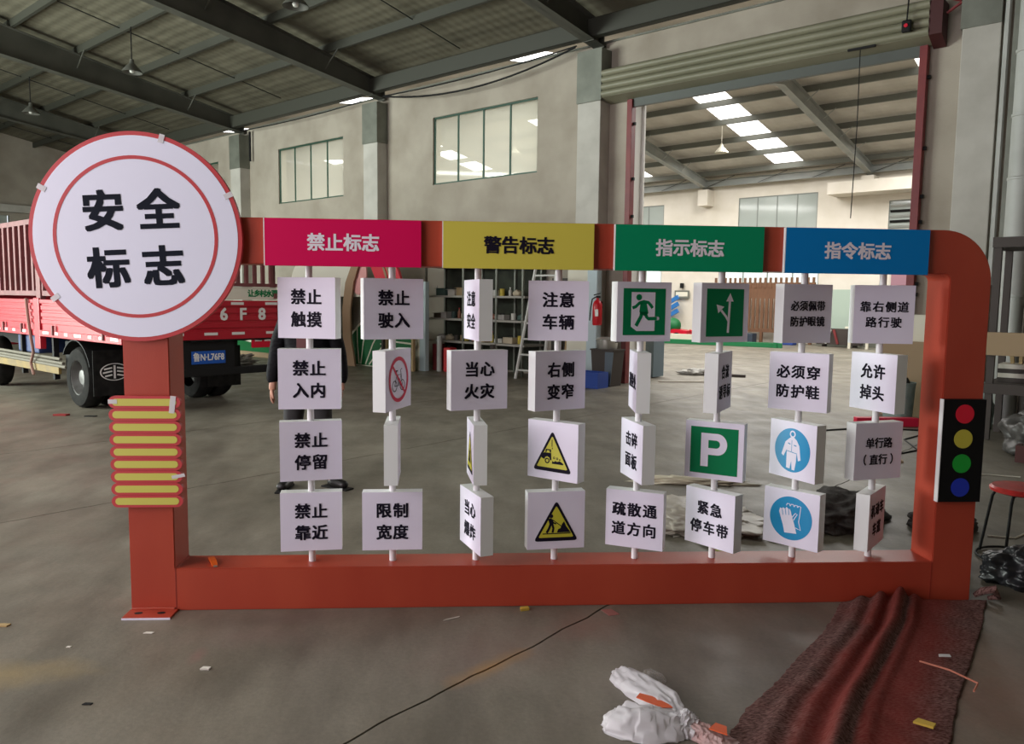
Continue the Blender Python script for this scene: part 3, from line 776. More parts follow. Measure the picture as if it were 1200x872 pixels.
def sym_bike(p):
    flat('bicycle', lambda b, y0, y1: (ringp(b, -.045, -.03, .023, .027, y0, y1, 28), ringp(b, .042, -.03, .023, .027, y0, y1, 28),
         stroke(b, [(-.045, -.03), (-.02, .022), (.028, .022), (.0, -.03), (-.045, -.03)], .004, y0, y1), stroke(b, [(-.02, .022), (.0, -.03)], .004, y0, y1),
         stroke(b, [(.042, -.03), (.022, .045), (.038, .05)], .004, y0, y1), stroke(b, [(-.02, .022), (-.024, .04)], .004, y0, y1), stroke(b, [(-.038, .042), (-.01, .042)], .006, y0, y1)), m_ink, p)
    flat('prohibition_ring', lambda b, y0, y1: (ringp(b, 0, 0, .092, .110, y0, y1, 64), stroke(b, [(-.066, .066), (.066, -.066)], .013, y0, y1)), m_sred, p, 1)
def sym_exit(p):
    flat('green_field', lambda b, y0, y1: box(b, -.113, .113, y0, y1, -.113, .113), m_sgreen, p)
    k = .00103
    def q(x, y): return ((x-257)*k*1.07, (500-y)*k)
    flat('doorway_shape', lambda b, y0, y1: prism(b, [q(193, 408), q(308, 408), q(308, 590), q(220, 590), q(193, 570)], y0, y1), m_white, p, 1)
    flat('foot_outline', lambda b, y0, y1: (stroke(b, [q(300, 531), q(322, 531)], .018, y0, y1), prism(b, circ(*q(322, 531), .009, 14), y0, y1)), m_white, p, 1)
    def man(b, y0, y1):
        prism(b, circ(*q(229, 432), .015, 22), y0, y1)
        stroke(b, [q(198, 482), q(214, 476), q(232, 458), q(252, 452), q(275, 456), q(286, 468), q(296, 482)], .015, y0, y1)
        prism(b, [q(236, 458), q(266, 458), q(276, 506), q(262, 520), q(238, 512), q(232, 500)], y0, y1)
        stroke(b, [q(244, 500), q(240, 522), q(228, 545), q(217, 566)], .018, y0, y1)
        stroke(b, [q(258, 500), q(268, 524), q(276, 532), q(318, 531)], .017, y0, y1)
    flat('running_figure', man, m_sgreen, p, 2)
def sym_arrow(p):
    flat('green_field', lambda b, y0, y1: box(b, -.113, .113, y0, y1, -.116, .116), m_sgreen, p)
    k = .00104
    def q(x, y): return ((x-632)*k*1.2, (498-y)*k)
    flat('arrows', lambda b, y0, y1: (stroke(b, [q(648, 592), q(650, 540), q(653, 440)], .013, y0, y1), prism(b, [q(635, 445), q(671, 445), q(654, 406)], y0, y1),
         stroke(b, [q(648, 535), q(636, 515), q(612, 487)], .012, y0, y1), prism(b, [q(589, 460), q(626, 470), q(598, 500)], y0, y1)), m_let_w, p, 1)
def sym_p(p):
    flat('green_field', lambda b, y0, y1: box(b, -.118, .118, y0, y1, -.118, .116), m_sgreen, p)
    def P(b, y0, y1):
        box(b, -.065, -.028, y0, y1, -.082, .086)
        o = [(-.028, .086)]+[(.016+.049*math.cos(t), .032+.054*math.sin(t)) for t in [PI/2-PI*i/18 for i in range(19)]]+[(-.028, -.022)]
        i_ = [(-.028, .052)]+[(.010+.020*math.cos(t), .032+.020*math.sin(t)) for t in [PI/2-PI*i/18 for i in range(19)]]+[(-.028, .012)]
        n = len(o); vo = [[b.verts.new((x, y, z)) for x, z in o] for y in (y0, y1)]; vi = [[b.verts.new((x, y, z)) for x, z in i_] for y in (y0, y1)]
        for s_ in range(n-1):
            b.faces.new((vo[0][s_], vo[0][s_+1], vi[0][s_+1], vi[0][s_])); b.faces.new((vo[1][s_], vo[1][s_+1], vi[1][s_+1], vi[1][s_]))
            b.faces.new((vo[0][s_], vo[0][s_+1], vo[1][s_+1], vo[1][s_])); b.faces.new((vi[0][s_], vi[0][s_+1], vi[1][s_+1], vi[1][s_]))
    flat('letter', P, m_white, p, 1)
def sym_suit(p):
    flat('blue_disc', lambda b, y0, y1: prism(b, circ(0, 0, .111, 56), y0, y1), m_sblue, p)
    def q(x, y): return ((x-230)*.00138, (348-y)*.00105)
    def f(b, y0, y1):
        ringp(b, *q(230, 270), .011, .018, y0, y1, 28)
        prism(b, [q(212, 296), q(222, 286), q(238, 286), q(250, 298), q(262, 322), q(270, 388), q(259, 394), q(251, 352), q(250, 398), q(244, 442), q(232, 442), q(228, 398), q(222, 438), q(206, 436), q(206, 345), q(192, 382), q(182, 374), q(198, 312)], y0, y1)
    flat('coverall', f, m_white, p, 1)
    flat('pockets', lambda b, y0, y1: (stroke(b, [q(211, 316), q(222, 320)], .005, y0, y1), stroke(b, [q(238, 322), q(249, 324)], .005, y0, y1), stroke(b, [q(228, 300), q(228, 355)], .0025, y0, y1), stroke(b, [q(207, 354), q(250, 360)], .003, y0, y1)), m_sblue, p, 2)
def sym_glove(p):
    flat('blue_disc', lambda b, y0, y1: prism(b, circ(0, 0, .111, 56), y0, y1), m_sblue, p)
    def q(x, y): return ((x-222)*.00113, (665-y)*.00105)
    flat('gloves', lambda b, y0, y1: (prism(b, [q(167, 640), q(171, 622), q(180, 626), q(185, 618), q(195, 624), q(201, 613), q(211, 622), q(217, 620), q(222, 632), q(228, 655), q(240, 690), q(252, 734), q(196, 740), q(188, 705)], y0, y1),
         stroke(b, [q(200, 606), q(204, 595), q(214, 595), q(218, 606)], .004, y0, y1), stroke(b, [q(218, 606), q(222, 596), q(232, 595), q(236, 606)], .004, y0, y1),
         stroke(b, [q(236, 606), q(240, 597), q(250, 597), q(252, 606)], .004, y0, y1), stroke(b, [q(252, 606), q(257, 598), q(267, 600), q(264, 640), q(260, 675), q(270, 714), q(246, 706)], .004, y0, y1),
         stroke(b, [q(226, 664), q(234, 650), q(244, 636), q(252, 640), q(240, 662), q(236, 672)], .004, y0, y1)), m_white, p, 1)
    flat('finger_gaps', lambda b, y0, y1: (stroke(b, [q(181, 628), q(186, 655)], .003, y0, y1), stroke(b, [q(196, 624), q(200, 652)], .003, y0, y1), stroke(b, [q(211, 622), q(214, 650)], .003, y0, y1)), m_sblue, p, 2)
P2 = ('t', .080, .071, .107); P3 = ('t', .078, .066, .098); P4 = ('t', .049, .046, .073)
ROWS = {1: 1.300, 2: .962, 3: .615, 4: .268}
CELLS = [
 (1, 1, -14, ['禁止', '触摸'], P2, 'top box on the leftmost pole'), (1, 2, 4, ['禁止', '入内'], P2, 'second box down the leftmost pole'),
 (1, 3, 12, ['禁止', '停留'], P2, 'third box down the leftmost pole'), (1, 4, 6, ['禁止', '靠近'], P2, 'lowest box on the leftmost pole'),
 (2, 1, 20, ['禁止', '驶入'], P2, 'top box on the second pole'), (2, 2, 70, 'bike', None, 'red crossed-out bicycle'),
 (2, 3, -88, None, None, ''), (2, 4, 2, ['限制', '宽度'], P2, 'lowest box on the second pole'),
 (3, 1, -76, ['注意', '安全'], P2, 'turned sharply left on the third pole'), (3, 2, 19, ['当心', '火灾'], P2, 'second box down the third pole'),
 (3, 3, -84, 'spark', None, ''), (3, 4, -70, ['当心', '爆炸'], P2, 'lowest box on the third pole'),
 (4, 1, -7, ['注意', '车辆'], P2, 'top box on the fourth pole'), (4, 2, 26, ['右侧', '变窄'], P2, 'second box down the fourth pole'),
 (4, 3, -39, 'van', None, ''), (4, 4, 7, 'dig', None, ''),
 (5, 1, 14, 'exit', None, ''), (5, 2, -95, ['避险处'], P2, 'nearly edge-on on the fifth pole'),
 (5, 3, -81, ['击碎', '面板'], P2, 'third box down the fifth pole'), (5, 4, -26, ['疏散通', '道方向'], P3, 'lowest box on the fifth pole'),
 (6, 1, 21, 'arrow', None, ''), (6, 2, 58, ['合流', '诱导标'], P3, 'turned sharply right on the sixth pole'),
 (6, 3, -33, 'p', None, ''), (6, 4, -53, ['紧急', '停车带'], P3, 'lowest box on the sixth pole'),
 (7, 1, 16, ['必须佩带', '防护眼镜'], ('t', .052, .052, .076), 'top box on the seventh pole'), (7, 2, -42, ['必须穿', '防护鞋'], ('t', .073, .064, .097), 'second box down the seventh pole'),
 (7, 3, -65, 'suit', None, ''), (7, 4, -49, 'glove', None, ''),
 (8, 1, -8, ['靠右侧道', '路行驶'], ('t', .060, .055, .076), 'top box on the rightmost pole'), (8, 2, -73, ['允许', '掉头'], P2, 'second box down the rightmost pole'),
 (8, 3, 14, ['单行路', '（直行）'], ('t', .055, .056, .084), 'third box down the rightmost pole'), (8, 4, 47, ['机动车', '车道'], P3, 'lowest box on the rightmost pole'),
]
LAB = {'bike': 'white sign box with a red crossed-out bicycle symbol', 'spark': 'edge-on sign box showing a sliver of yellow warning triangle, third pole',
       'van': 'sign box with yellow warning triangle showing a crashing lorry', 'dig': 'sign box with yellow warning triangle showing a digging workman',
       'exit': 'sign box with green running man exit symbol', 'arrow': 'sign box with green square and forked white arrows', 'p': 'sign box with white letter P on a green square',
       'suit': 'sign box with blue disc showing a hooded coverall', 'glove': 'sign box with blue disc showing a pair of gloves'}
ORD = ['', 'first', 'second', 'third', 'fourth', 'fifth', 'sixth', 'seventh', 'eighth']
for c, r_, yaw, content, par, where in CELLS:
    if isinstance(content, list): lab = 'white sign box reading %s, %s' % (''.join(content), where)
    elif content: lab = LAB[content]
    else: lab = 'blank edge-on white sign box third down the second pole'
    t = empty('sign_box', lab, 'sign', (PX[c-1], D/2, ROWS[r_]), R(yaw), 'turning sign boxes on the poles')
    if shell0 is None: shell0 = build('box_body', box_shell(), [m_white, m_side], t)
    else: share(shell0, t)
    holder = bpy.data.objects.new('h', None)
    if isinstance(content, list):
        chars(t, m_ink, content, par[1], par[2]*(1.07 if par[2] > .06 else 1.0), par[3], .030 if par[2] > .06 else .022, y=Y0, cz=BH/2)
    elif content:
        n0 = set(bpy.data.objects)
        {'bike': sym_bike, 'exit': sym_exit, 'arrow': sym_arrow, 'p': sym_p, 'suit': sym_suit, 'glove': sym_glove}.get(content, lambda p: sym_triangle(p, content))(t)
        for o in set(bpy.data.objects)-n0:
            o.location.z = BH/2+(.0 if content in ('van', 'dig', 'spark') else 0)
    bpy.data.objects.remove(holder)
    # a collar where the pole meets the lid
    
# orange utility knife lying on the lower beam
kn = empty('utility_knife', 'orange utility knife lying on the lower red beam beside the left post', 'knife', (-1.36, .08, .2075), R(-63))
bm = BM(); pts = [(-.062, 0), (-.05, .014), (-.02, .020), (.02, .017), (.055, .006), (.06, 0), (.04, .0), (.0, .004), (-.04, .002)]
prism(bm, pts, -.013, .013); build('handle', bm, mat('orange_plastic', (.80, .13, .015), .4), kn)
build('blade', mbox(.056, .078, -.008, .008, .0005, .003), m_alu, kn)

# ================================================================= LORRY
TS, TN = -5.2, -7.03
tk = wempty('lorry', 'red flatbed lorry with slatted cage sides parked behind the round sign', 'truck', TS, TN)
def tpart(name, bm, m, parent=None, smooth=False, label=None):
    bmesh.ops.translate(bm, verts=bm.verts, vec=(-TS, -TN, 0)); o = build(name, bm, m, parent or tk, smooth)
    if label: o['label'] = label
    return o
n0, n1 = -8.07, -6.0; sr_ = -1.9; sf = -8.6
bm = BM(); box(bm, sf, sr_-.03, n0+.04, n1-.04, .94, 1.02); tpart('bed', bm, m_dark)
for nn in (-7.5, -6.6): bm = BM(); box(bm, -10.3, sr_-.1, nn-.04, nn+.04, .66, .94); tpart('chassis_rail', bm, m_dark)
def dropside(s0, s1, n, out):
    bm = BM(); th = .03
    box(bm, s0, s1, n, n-out*th, .98, 1.40)
    for z in (1.075, 1.17, 1.265): box(bm, s0+.02, s1-.02, n+out*.014, n, z, z+.06, bev=.006)
    box(bm, s0, s1, n+out*.02, n, 1.355, 1.41, bev=.005)
    box(bm, s0, s1, n+out*.03, n-out*.05, .90, .985, bev=.005)
    return bm
for a, b in ((sf, -6.62), (-6.5, -4.72), (-4.52, sr_)):
    ds = tpart('dropside', dropside(a, b, n0, -1), m_truck)
    k = 0; x = a+.12
    while x < b-.2:
        q = BM(); wdt = .11 if k % 3 else .22; box(q, x, x+wdt, n0-.034, n0-.0305, 1.0-.065, .985-.012); tpart('reflector', q, m_refl, tk) if False else None
        bmesh.ops.translate(q, verts=q.verts, vec=(-TS, -TN, 0)); build('reflector', q, m_refl, ds); x += wdt+.22; k += 1
    for a2 in (a+.5, b-.5):
        q = BM(); box(q, a2-.02, a2+.02, n0-.05, n0-.02, .93, 1.06, bev=.004); bmesh.ops.translate(q, verts=q.verts, vec=(-TS, -TN, 0)); build('latch', q, m_cage, ds)
for a, b in ((sf, -5.0), (-5.0, sr_)): tpart('dropside', dropside(a, b, n1, 1), m_truck)
for s_ in (-6.62, -4.72):
    bm = BM(); box(bm, s_, s_+(.12 if s_ < -5 else .2), n0-.03, n0+.05, .72, 1.43, bev=.008); tpart('side_post', bm, m_truck)
# tailgate
bm = BM(); box(bm, sr_-.03, sr_, n0, n1, .98, 1.40)
for z in (1.075, 1.17, 1.265): box(bm, sr_, sr_+.014, n0+.02, n1-.02, z, z+.06, bev=.006)
box(bm, sr_, sr_+.02, n0, n1, 1.355, 1.43, bev=.005); box(bm, sr_-.05, sr_+.03, n0, n1, .93, 1.045, bev=.005)
tg = tpart('tailgate', bm, m_truck)
for i, nn in enumerate((-7.92, -7.45, -7.0, -6.62, -6.12)):
    for zz in ((.985, 1.02), (1.375, 1.41)):
        q = BM(); box(q, sr_+.031 if zz[0] < 1.1 else sr_+.021, sr_+.035 if zz[0] < 1.1 else sr_+.025, nn-.09, nn+.09, *zz); bmesh.ops.translate(q, verts=q.verts, vec=(-TS, -TN, 0)); build('reflector', q, m_refl, tg)
for i, ch in enumerate('L76F8'):
    b = text_bm(ch, .22, .03, .002); xs = [v.co.x for v in b.verts]; bmesh.ops.translate(b, verts=b.verts, vec=(-(min(xs)+max(xs))/2, 0, 0))
    T = Matrix.Translation((sr_+.017-TS, -6.81-(2-i)*.275-TN, 1.245)) @ Matrix.Rotation(PI/2, 4, 'Z') @ Matrix.Rotation(PI/2, 4, 'X')
    bmesh.ops.transform(b, matrix=T, verts=b.verts); build('painted_character', b, m_refl, tg)
# cage
def cage_side(n, s0, s1, out, sheet, pitch=.235):
    bars = BM()
    box(bars, s0, s1, n-.02, n+.02, 2.46, 2.53); box(bars, s0, s1, n-.02, n+.02, 1.46, 1.53)
    c = tpart('cage_panel', bars, m_cage)
    if sheet: q = BM(); box(q, s0, s1, n-out*.03, n-out*.024, 1.53, 2.46); bmesh.ops.translate(q, verts=q.verts, vec=(-TS, -TN, 0)); build('backing_sheet', q, m_cagep, c)
    x = s0+.02; first = None
    while x < s1:
        if first is None:
            q = BM(); box(q, -.035, .035, n-TN-.022, n-TN+.022, 1.53, 2.46); first = build('slat', q, m_cage, c, loc=(x-TS, 0, 0))
        else: share(first, c, (x-TS, 0, 0))
        x += pitch
cage_side(n0+.03, sf, -4.66, -1, True); cage_side(n0+.03, -4.5, sr_, -1, True); cage_side(n1-.03, sf, sr_, 1, False, 1.1)
bm = BM(); box(bm, -4.66, -4.5, n0-.01, n0+.06, 1.40, 2.55, bev=.006); tpart('cage_post', bm, m_cage)
# rear cage gate with banner
bm = BM(); box(bm, sr_-.05, sr_-.01, n0, n1, 2.46, 2.52); rg = tpart('rear_gate', bm, m_cage)
q = BM(); box(q, sr_-.05-TS, sr_-.01-TS, n0-TN, n1-TN, 1.615, 1.66); build('rail', q, m_cage, rg)
nn = n0+.03
while nn < n1+.01:
    q = BM(); box(q, sr_-.05-TS, sr_-.01-TS, nn-.022-TN, nn+.022-TN, 1.66, 2.46); build('slat', q, m_cage, rg); nn += .122
q = BM(); box(q, sr_-.045-TS, sr_-.03-TS, n0-TN, n1-TN, 1.44, 1.61); bn = build('banner_board', q, m_cream, rg)
b = char_bms(['让乡村水更'], .090, .10, .2, .045); T = Matrix.Translation((sr_-.027-TS, -6.21-TN, 1.53)) @ Matrix.Rotation(PI/2, 4, 'Z'); bmesh.ops.transform(b, matrix=T, verts=b.verts); build('banner_lettering', b, mat('banner_green', (.0, .20, .06), .5), rg)
# wheels
def wheel_bm(r_=.40, wd=.24):
    t_ = lathe(BM(), [(.23, -wd/2), (.30, -wd/2-.01), (r_-.03, -wd/2+.005), (r_, -wd/2+.05), (r_, wd/2-.05), (r_-.03, wd/2-.005), (.30, wd/2+.01), (.23, wd/2)], 40, axis='y', cap=False)
    rm = lathe(BM(), [(.235, -wd/2+.005), (.225, -wd/2+.012), (.215, -wd/2+.05), (.19, .0), (.10, .03), (.095, -.06), (.001, -.07)], 32, axis='y', cap=False)
    return t_, rm
w0 = None
for (s_, n_, dual) in ((-3.40, -7.93, 1), (-3.40, -6.14, 1), (-3.40, -7.64, 0), (-3.40, -6.43, 0), (-7.0, -7.9, 0), (-7.0, -6.17, 0)):
    fl_ = 1 if n_ > -7 else 0
    if w0 is None:
        a, b2 = wheel_bm(); w0 = build('wheel', a, m_rubber, tk, True, loc=(s_-TS, n_-TN, .40)); rim0 = build('rim', b2, m_rim, w0, True); rim0['label'] = 'dull steel rim'
        nb = BM()
        for k in range(8): tube(nb, [(.13*math.cos(k*PI/4), -.02, .13*math.sin(k*PI/4)), (.13*math.cos(k*PI/4), .02, .13*math.sin(k*PI/4))], .014, 6)
        nut0 = build('wheel_nuts', nb, m_rim, w0, loc=(0, .02, 0))
    else:
        q = share(w0, tk, (s_-TS, n_-TN, .40), (0, 0, PI if fl_ else 0))
        for p in (rim0, nut0): share(p, q, p.location)
bm = BM(); tube(bm, [(-3.40, -7.8, .40), (-3.40, -6.25, .40)], .07, 10); bmesh.ops.create_uvsphere(bm, u_segments=12, v_segments=8, radius=.17, matrix=Matrix.Translation((-3.40, -7.03, .4))); tpart('axle', bm, m_dark, smooth=True)
for nn in (-7.5, -6.6):
    bm = BM(); 
    for k in range(4): box(bm, -3.75+.1*k, -2.5-.1*k, nn-.035, nn+.035, .50-.012*k+.1, .512-.012*k+.1)
    box(bm, -3.18, -3.06, nn-.06, nn+.06, .44, .68); tpart('leaf_spring', bm, m_dark)
# mudguards and flaps with round emblem
for nn in (-7.80, -6.27):
    bm = BM()
    prev = [(-3.40+.50*math.cos(t), .40+.50*math.sin(t)) for t in [R(20)+R(125)*i/12 for i in range(13)]]
    inn = [(-3.40+.485*math.cos(t), .40+.485*math.sin(t)) for t in [R(20)+R(125)*i/12 for i in range(13)]]
    for i in range(12):
        vs = [bm.verts.new((p[0], y, p[1])) for y in (nn-.27, nn+.25) for p in (prev[i], prev[i+1], inn[i+1], inn[i])]
        bm.faces.new(vs[:4]); bm.faces.new(vs[4:]); bm.faces.new((vs[0], vs[1], vs[5], vs[4])); bm.faces.new((vs[2], vs[3], vs[7], vs[6]))
    tpart('mudguard', bm, m_dark)
    bm = BM(); box(bm, -2.865, -2.85, nn-.26, nn+.24, .20, .78); mf = tpart('mud_flap', bm, m_rubber)
    em = BM(); cy, cz = nn, .50
    def rr(a, b_, x0, x1, n=36):
        vs = []
        for i in range(n):
            t = 2*PI*i/n; c, s = math.cos(t), math.sin(t); vs.append([em.verts.new((x, cy+r1*c, cz+r2*s)) for r1, r2, x in ((a, a*.62, x0), (b_, b_*.62, x0), (b_, b_*.62, x1), (a, a*.62, x1))])
        for i in range(n):
            A, B = vs[i], vs[(i+1) % n]
            for k in range(4): em.faces.new((A[k], A[(k+1) % 4], B[(k+1) % 4], B[k]))
    rr(.165, .18, -2.849, -2.844)
    box(em, -2.849, -2.844, cy-.012, cy+.012, cz-.085, cz+.085)
    for k, (wd_, zz) in enumerate(((.13, .045), (.145, .0), (.12, -.045))):
        for s_ in (-1, 1): box(em, -2.849, -2.844, cy+s_*.03, cy+s_*wd_, zz+cz-.01, zz+cz+.01, rot=Matrix.Rotation(-s_*.18, 3, 'X'))
    bmesh.ops.translate(em, verts=em.verts, vec=(-TS, -TN, 0)); build('emblem', em, m_refl, mf)
# rear under-run bar, plate, lights
bm = BM(); box(bm, sr_-.12, sr_-.02, n0+.1, n1+.12, .46, .56, bev=.01); tpart('rear_bar', bm, m_dark)
for nn in (-7.5, -6.6): bm = BM(); box(bm, sr_-.16, sr_-.08, nn-.03, nn+.03, .5, .95); tpart('bar_bracket', bm, m_dark)
bm = BM(); box(bm, sr_-.04, sr_-.02, -7.6, -6.65, .56, .90); lb_ = tpart('plate_board', bm, m_dark)
q = BM(); box(q, sr_-.018-TS, sr_-.01-TS, -7.245-TN, -6.785-TN, .62, .785, bev=.003); npl = build('number_plate', q, m_plate, lb_)
b = text_bm('鲁N·L76F8', .118, .02, .001); xs = [v.co.x for v in b.verts]; bmesh.ops.translate(b, verts=b.verts, vec=(-(min(xs)+max(xs))/2, .0, 0))
k_ = .42/(max(xs)-min(xs)); bmesh.ops.scale(b, vec=(k_, 1, 1), verts=b.verts)
bmesh.ops.transform(b, matrix=Matrix.Translation((sr_-.008-TS, -7.015-TN, .702)) @ Matrix.Rotation(PI/2, 4, 'Z') @ Matrix.Rotation(PI/2, 4, 'X'), verts=b.verts); build('plate_lettering', b, m_refl, lb_)
for nn in (-6.22, -7.85):
    bm = BM(); box(bm, sr_-.05, sr_+.0, nn-.17, nn+.13, .80, .92, bev=.006); tl_ = tpart('tail_light', bm, m_lr)
    q = BM(); box(q, sr_+.001-TS, sr_+.005-TS, nn-.14-TN, nn-.04-TN, .885, .91); box(q, sr_+.001-TS, sr_+.005-TS, nn-.0-TN, nn+.10-TN, .885, .91); build('clear_lens', q, m_refl, tl_)
bm = BM(); tube(bm, [(sr_+.01, -7.25+.1*k*1.2, .915+.012*(k % 2)) for k in range(12)], .016, 6); tpart('chain', bm, m_dark)
# side gear: box, planks, pipes, strap
bm = BM(); box(bm, -5.9, -5.05, -7.95, -7.5, .62, .88, bev=.02); tpart('tool_box', bm, mat('navy_toolbox', (.02, .04, .13), .6))
bm = BM(); box(bm, -7.6, -4.0, -8.06, -8.02, .40, .50, bev=.004); tpart('side_plank', bm, mat('yellow_plank', (.26, .18, .055), .7, col2=(.19, .14, .06), scale=5))
for k, z in enumerate((.53, .57, .62)): bm = BM(); tube(bm, [(-7.5+.1*k, -8.05, z), (-3.75-.15*k, -8.05+.02*k, z-.02)], .022, 8); tpart('side_pipe', bm, mat('weathered_pipe', (.15, .135, .10), .7) if k == 0 else bpy.data.materials['weathered_pipe'], smooth=True)
for s_ in (-4.35, -5.6): bm = BM(); box(bm, s_-.03, s_+.03, -8.0, -7.93, .30, .92); tpart('hanger', bm, m_dark)
bm = BM(); tube(bm, [(-4.95, n0-.045, 1.42), (-4.9, n0-.05, 1.2), (-4.82, n0-.05, .9), (-4.80, n0-.03, .66), (-4.92, n0-.03, .5), (-4.82, n0-.03, .34)], .020, 6); tpart('strap', bm, mat('dusty_strap', (.30, .17, .14), .9), smooth=True)
bm = BM(); box(bm, -4.2, -3.75, -7.9, -7.5, .45, .85, bev=.02); tpart('fuel_tank', bm, m_dark)
# cab, beyond the left edge of the photo
bm = BM(); prism(bm, [(-8.75, .55), (-8.75, 2.35), (-10.1, 2.35), (-10.55, 1.5), (-10.6, .55)], -8.05, -6.0, axis='y'); tpart('cab', bm, m_truck)
bm = BM(); prism(bm, [(-9.0, 1.5), (-9.0, 2.15), (-10.0, 2.15), (-10.3, 1.5)], -8.06, -8.051); tpart('cab_window', bm, m_black)

# ================================================================= PERSON standing behind the sign boxes
pe = empty('person', 'person in a black puffy jacket standing behind the leftmost sign boxes', 'person', (-1.36, 2.43, 0), R(0))
def person():
    V, Ed, Rd = [], [], []
    def a(p, r, prev=None):
        V.append(p); Rd.append(r)
        if prev is not None: Ed.append((prev, len(V)-1))
        return len(V)-1
    pel = a((0, 0, .86), (.14, .10)); ab = a((0, .0, .98), (.125, .09), pel); ch = a((0, .0, 1.14), (.145, .10), ab); sh = a((0, .0, 1.28), (.12, .085), ch)
    nk = a((0, -.005, 1.345), .05, sh); hd0 = a((0, -.015, 1.42), (.062, .07), nk); hd1 = a((0, -.02, 1.50), (.076, .09), hd0); hd2 = a((0, -.01, 1.57), (.062, .07), hd1)
    for s in (-1, 1):
        s1 = a((s*.155, .0, 1.285), .055, sh); el = a((s*.235, .02, 1.03), .042, s1); wr = a((s*.262, -.03, .81), .028, el)
        h1 = a((s*.264, -.04, .765), (.018, .034), wr)
        kne_ = None
        hp = a((s*.085, 0, .80), .085, pel); kn_ = a((s*.12, -.01, .46), .058, hp); an = a((s*.15, .01, .09), .04, kn_); ft = a((s*.17, -.08, .045) if s < 0 else (.24, -.045, .040), (.02, .018), an)
    return V, Ed, Rd
V, Ed, Rd = person()
bd = skin('body', V, Ed, Rd, m_skin, pe, 2)
# fingers grown from the palm, kept in one mesh with the hand
for s in (-1, 1):
    V, Ed, Rd = [(s*.264, -.035, .775)], [], [.022]
    for k, (dy, ln) in enumerate(((-.032, .062), (-.011, .072), (.010, .066), (.028, .052))):
        b0 = len(V); V += [(s*.265, -.04+dy, .742), (s*.262, -.045+dy, .742-ln*.5), (s*.250, -.048+dy, .742-ln)]; Rd += [.0095, .0085, .007]; Ed += [(0, b0), (b0, b0+1), (b0+1, b0+2)]
    b0 = len(V); V += [(s*.258, -.068, .765), (s*.248, -.085, .735), (s*.243, -.088, .712)]; Rd += [.011, .0095, .008]; Ed += [(0, b0), (b0, b0+1), (b0+1, b0+2)]
    skin('hand', V, Ed, Rd, m_skin, pe, 1)
# jacket
V, Ed, Rd = [], [], []
def a(p, r, prev=None):
    V.append(p); Rd.append(r)
    if prev is not None: Ed.append((prev, len(V)-1))
    return len(V)-1
j0 = a((0, 0, .80), (.19, .135)); j1 = a((0, 0, .90), (.195, .14), j0); j2 = a((0, 0, 1.03), (.19, .14), j1); j3 = a((0, 0, 1.17), (.19, .14), j2); j4 = a((0, 0, 1.28), (.13, .105), j3); j5 = a((0, 0, 1.35), (.07, .07), j4)
for s in (-1, 1):
    p0 = a((s*.17, .0, 1.275), .078, j4)
    p1 = a((s*.215, .01, 1.16), .07, p0); p2 = a((s*.243, .02, 1.02), .064, p1); p3 = a((s*.262, -.01, .90), .056, p2); p4 = a((s*.268, -.03, .815), .045, p3)
jk = skin('jacket', V, Ed, Rd, m_jack, pe, 2)
bm = BM(); box(bm, -.05, .05, -.155, -.148, .95, 1.2, bev=.003); build('jumper_front', bm, m_sweat, pe)
V, Ed, Rd = [], [], []
t0 = a((0, 0, .84), (.155, .115))
for s in (-1, 1):
    q1 = a((s*.095, 0, .74), .10, t0); q2 = a((s*.12, -.01, .46), .074, q1); q3 = a((s*.15, .0, .22), .066, q2); q4 = a((s*.155, .01, .12), .066, q3); q5 = a((s*.158, .0, .06), .062, q4)
skin('trousers', V, Ed, Rd, m_trous, pe, 2)
for s in (-1, 1):
    V = [(.155, .05, .045), (.19, -.01, .05), (.27, -.07, .040), (.31, -.10, .036)] if s > 0 else [(s*.155, .05, .045), (s*.16, -.03, .05), (s*.18, -.12, .040), (s*.19, -.17, .036)]; sh_ = skin('shoe', V, [(0, 1), (1, 2), (2, 3)], [(.042, .045), (.046, .048), (.046, .036), (.038, .03)], m_shoe, pe, 2)
    build('sole', mbox(s*.175-.045, s*.175+.045, -.21, .09, .0, .012, bev=.004) if s < 0 else mbox(.09, .36, -.075, .015, .0, .012, bev=.004, rot=Matrix.Rotation(-.62, 3, 'Z')), m_dark, pe)
V = [(0, .005, 1.45), (0, .0, 1.53), (0, -.0, 1.585)]; skin('hair', V, [(0, 1), (1, 2)], [(.078, .075), (.086, .088), (.066, .07)], m_hair, pe, 2)
bm = BM()
for s in (-1, 1): bmesh.ops.create_uvsphere(bm, u_segments=10, v_segments=8, radius=.011, matrix=Matrix.Translation((s*.028, -.098, 1.50)))
build('eyes', bm, m_black, pe, True); build('nose', lathe(BM(), [(.014, 0), (.010, .02), (.004, .038)], 10, c=(0, -.108, 1.462)), m_skin, pe, True)
build('mouth', mbox(-.024, .024, -.098, -.088, 1.432, 1.440, bev=.003), mat('lips', (.35, .12, .1), .5), pe)
for s in (-1, 1): build('ear', lathe(BM(), [(.001, s*.070), (.02, s*.078), (.022, s*.085), (.001, s*.09)], 12, c=(0, -.01, 1.49), axis='x', cap=False), m_skin, pe, True)

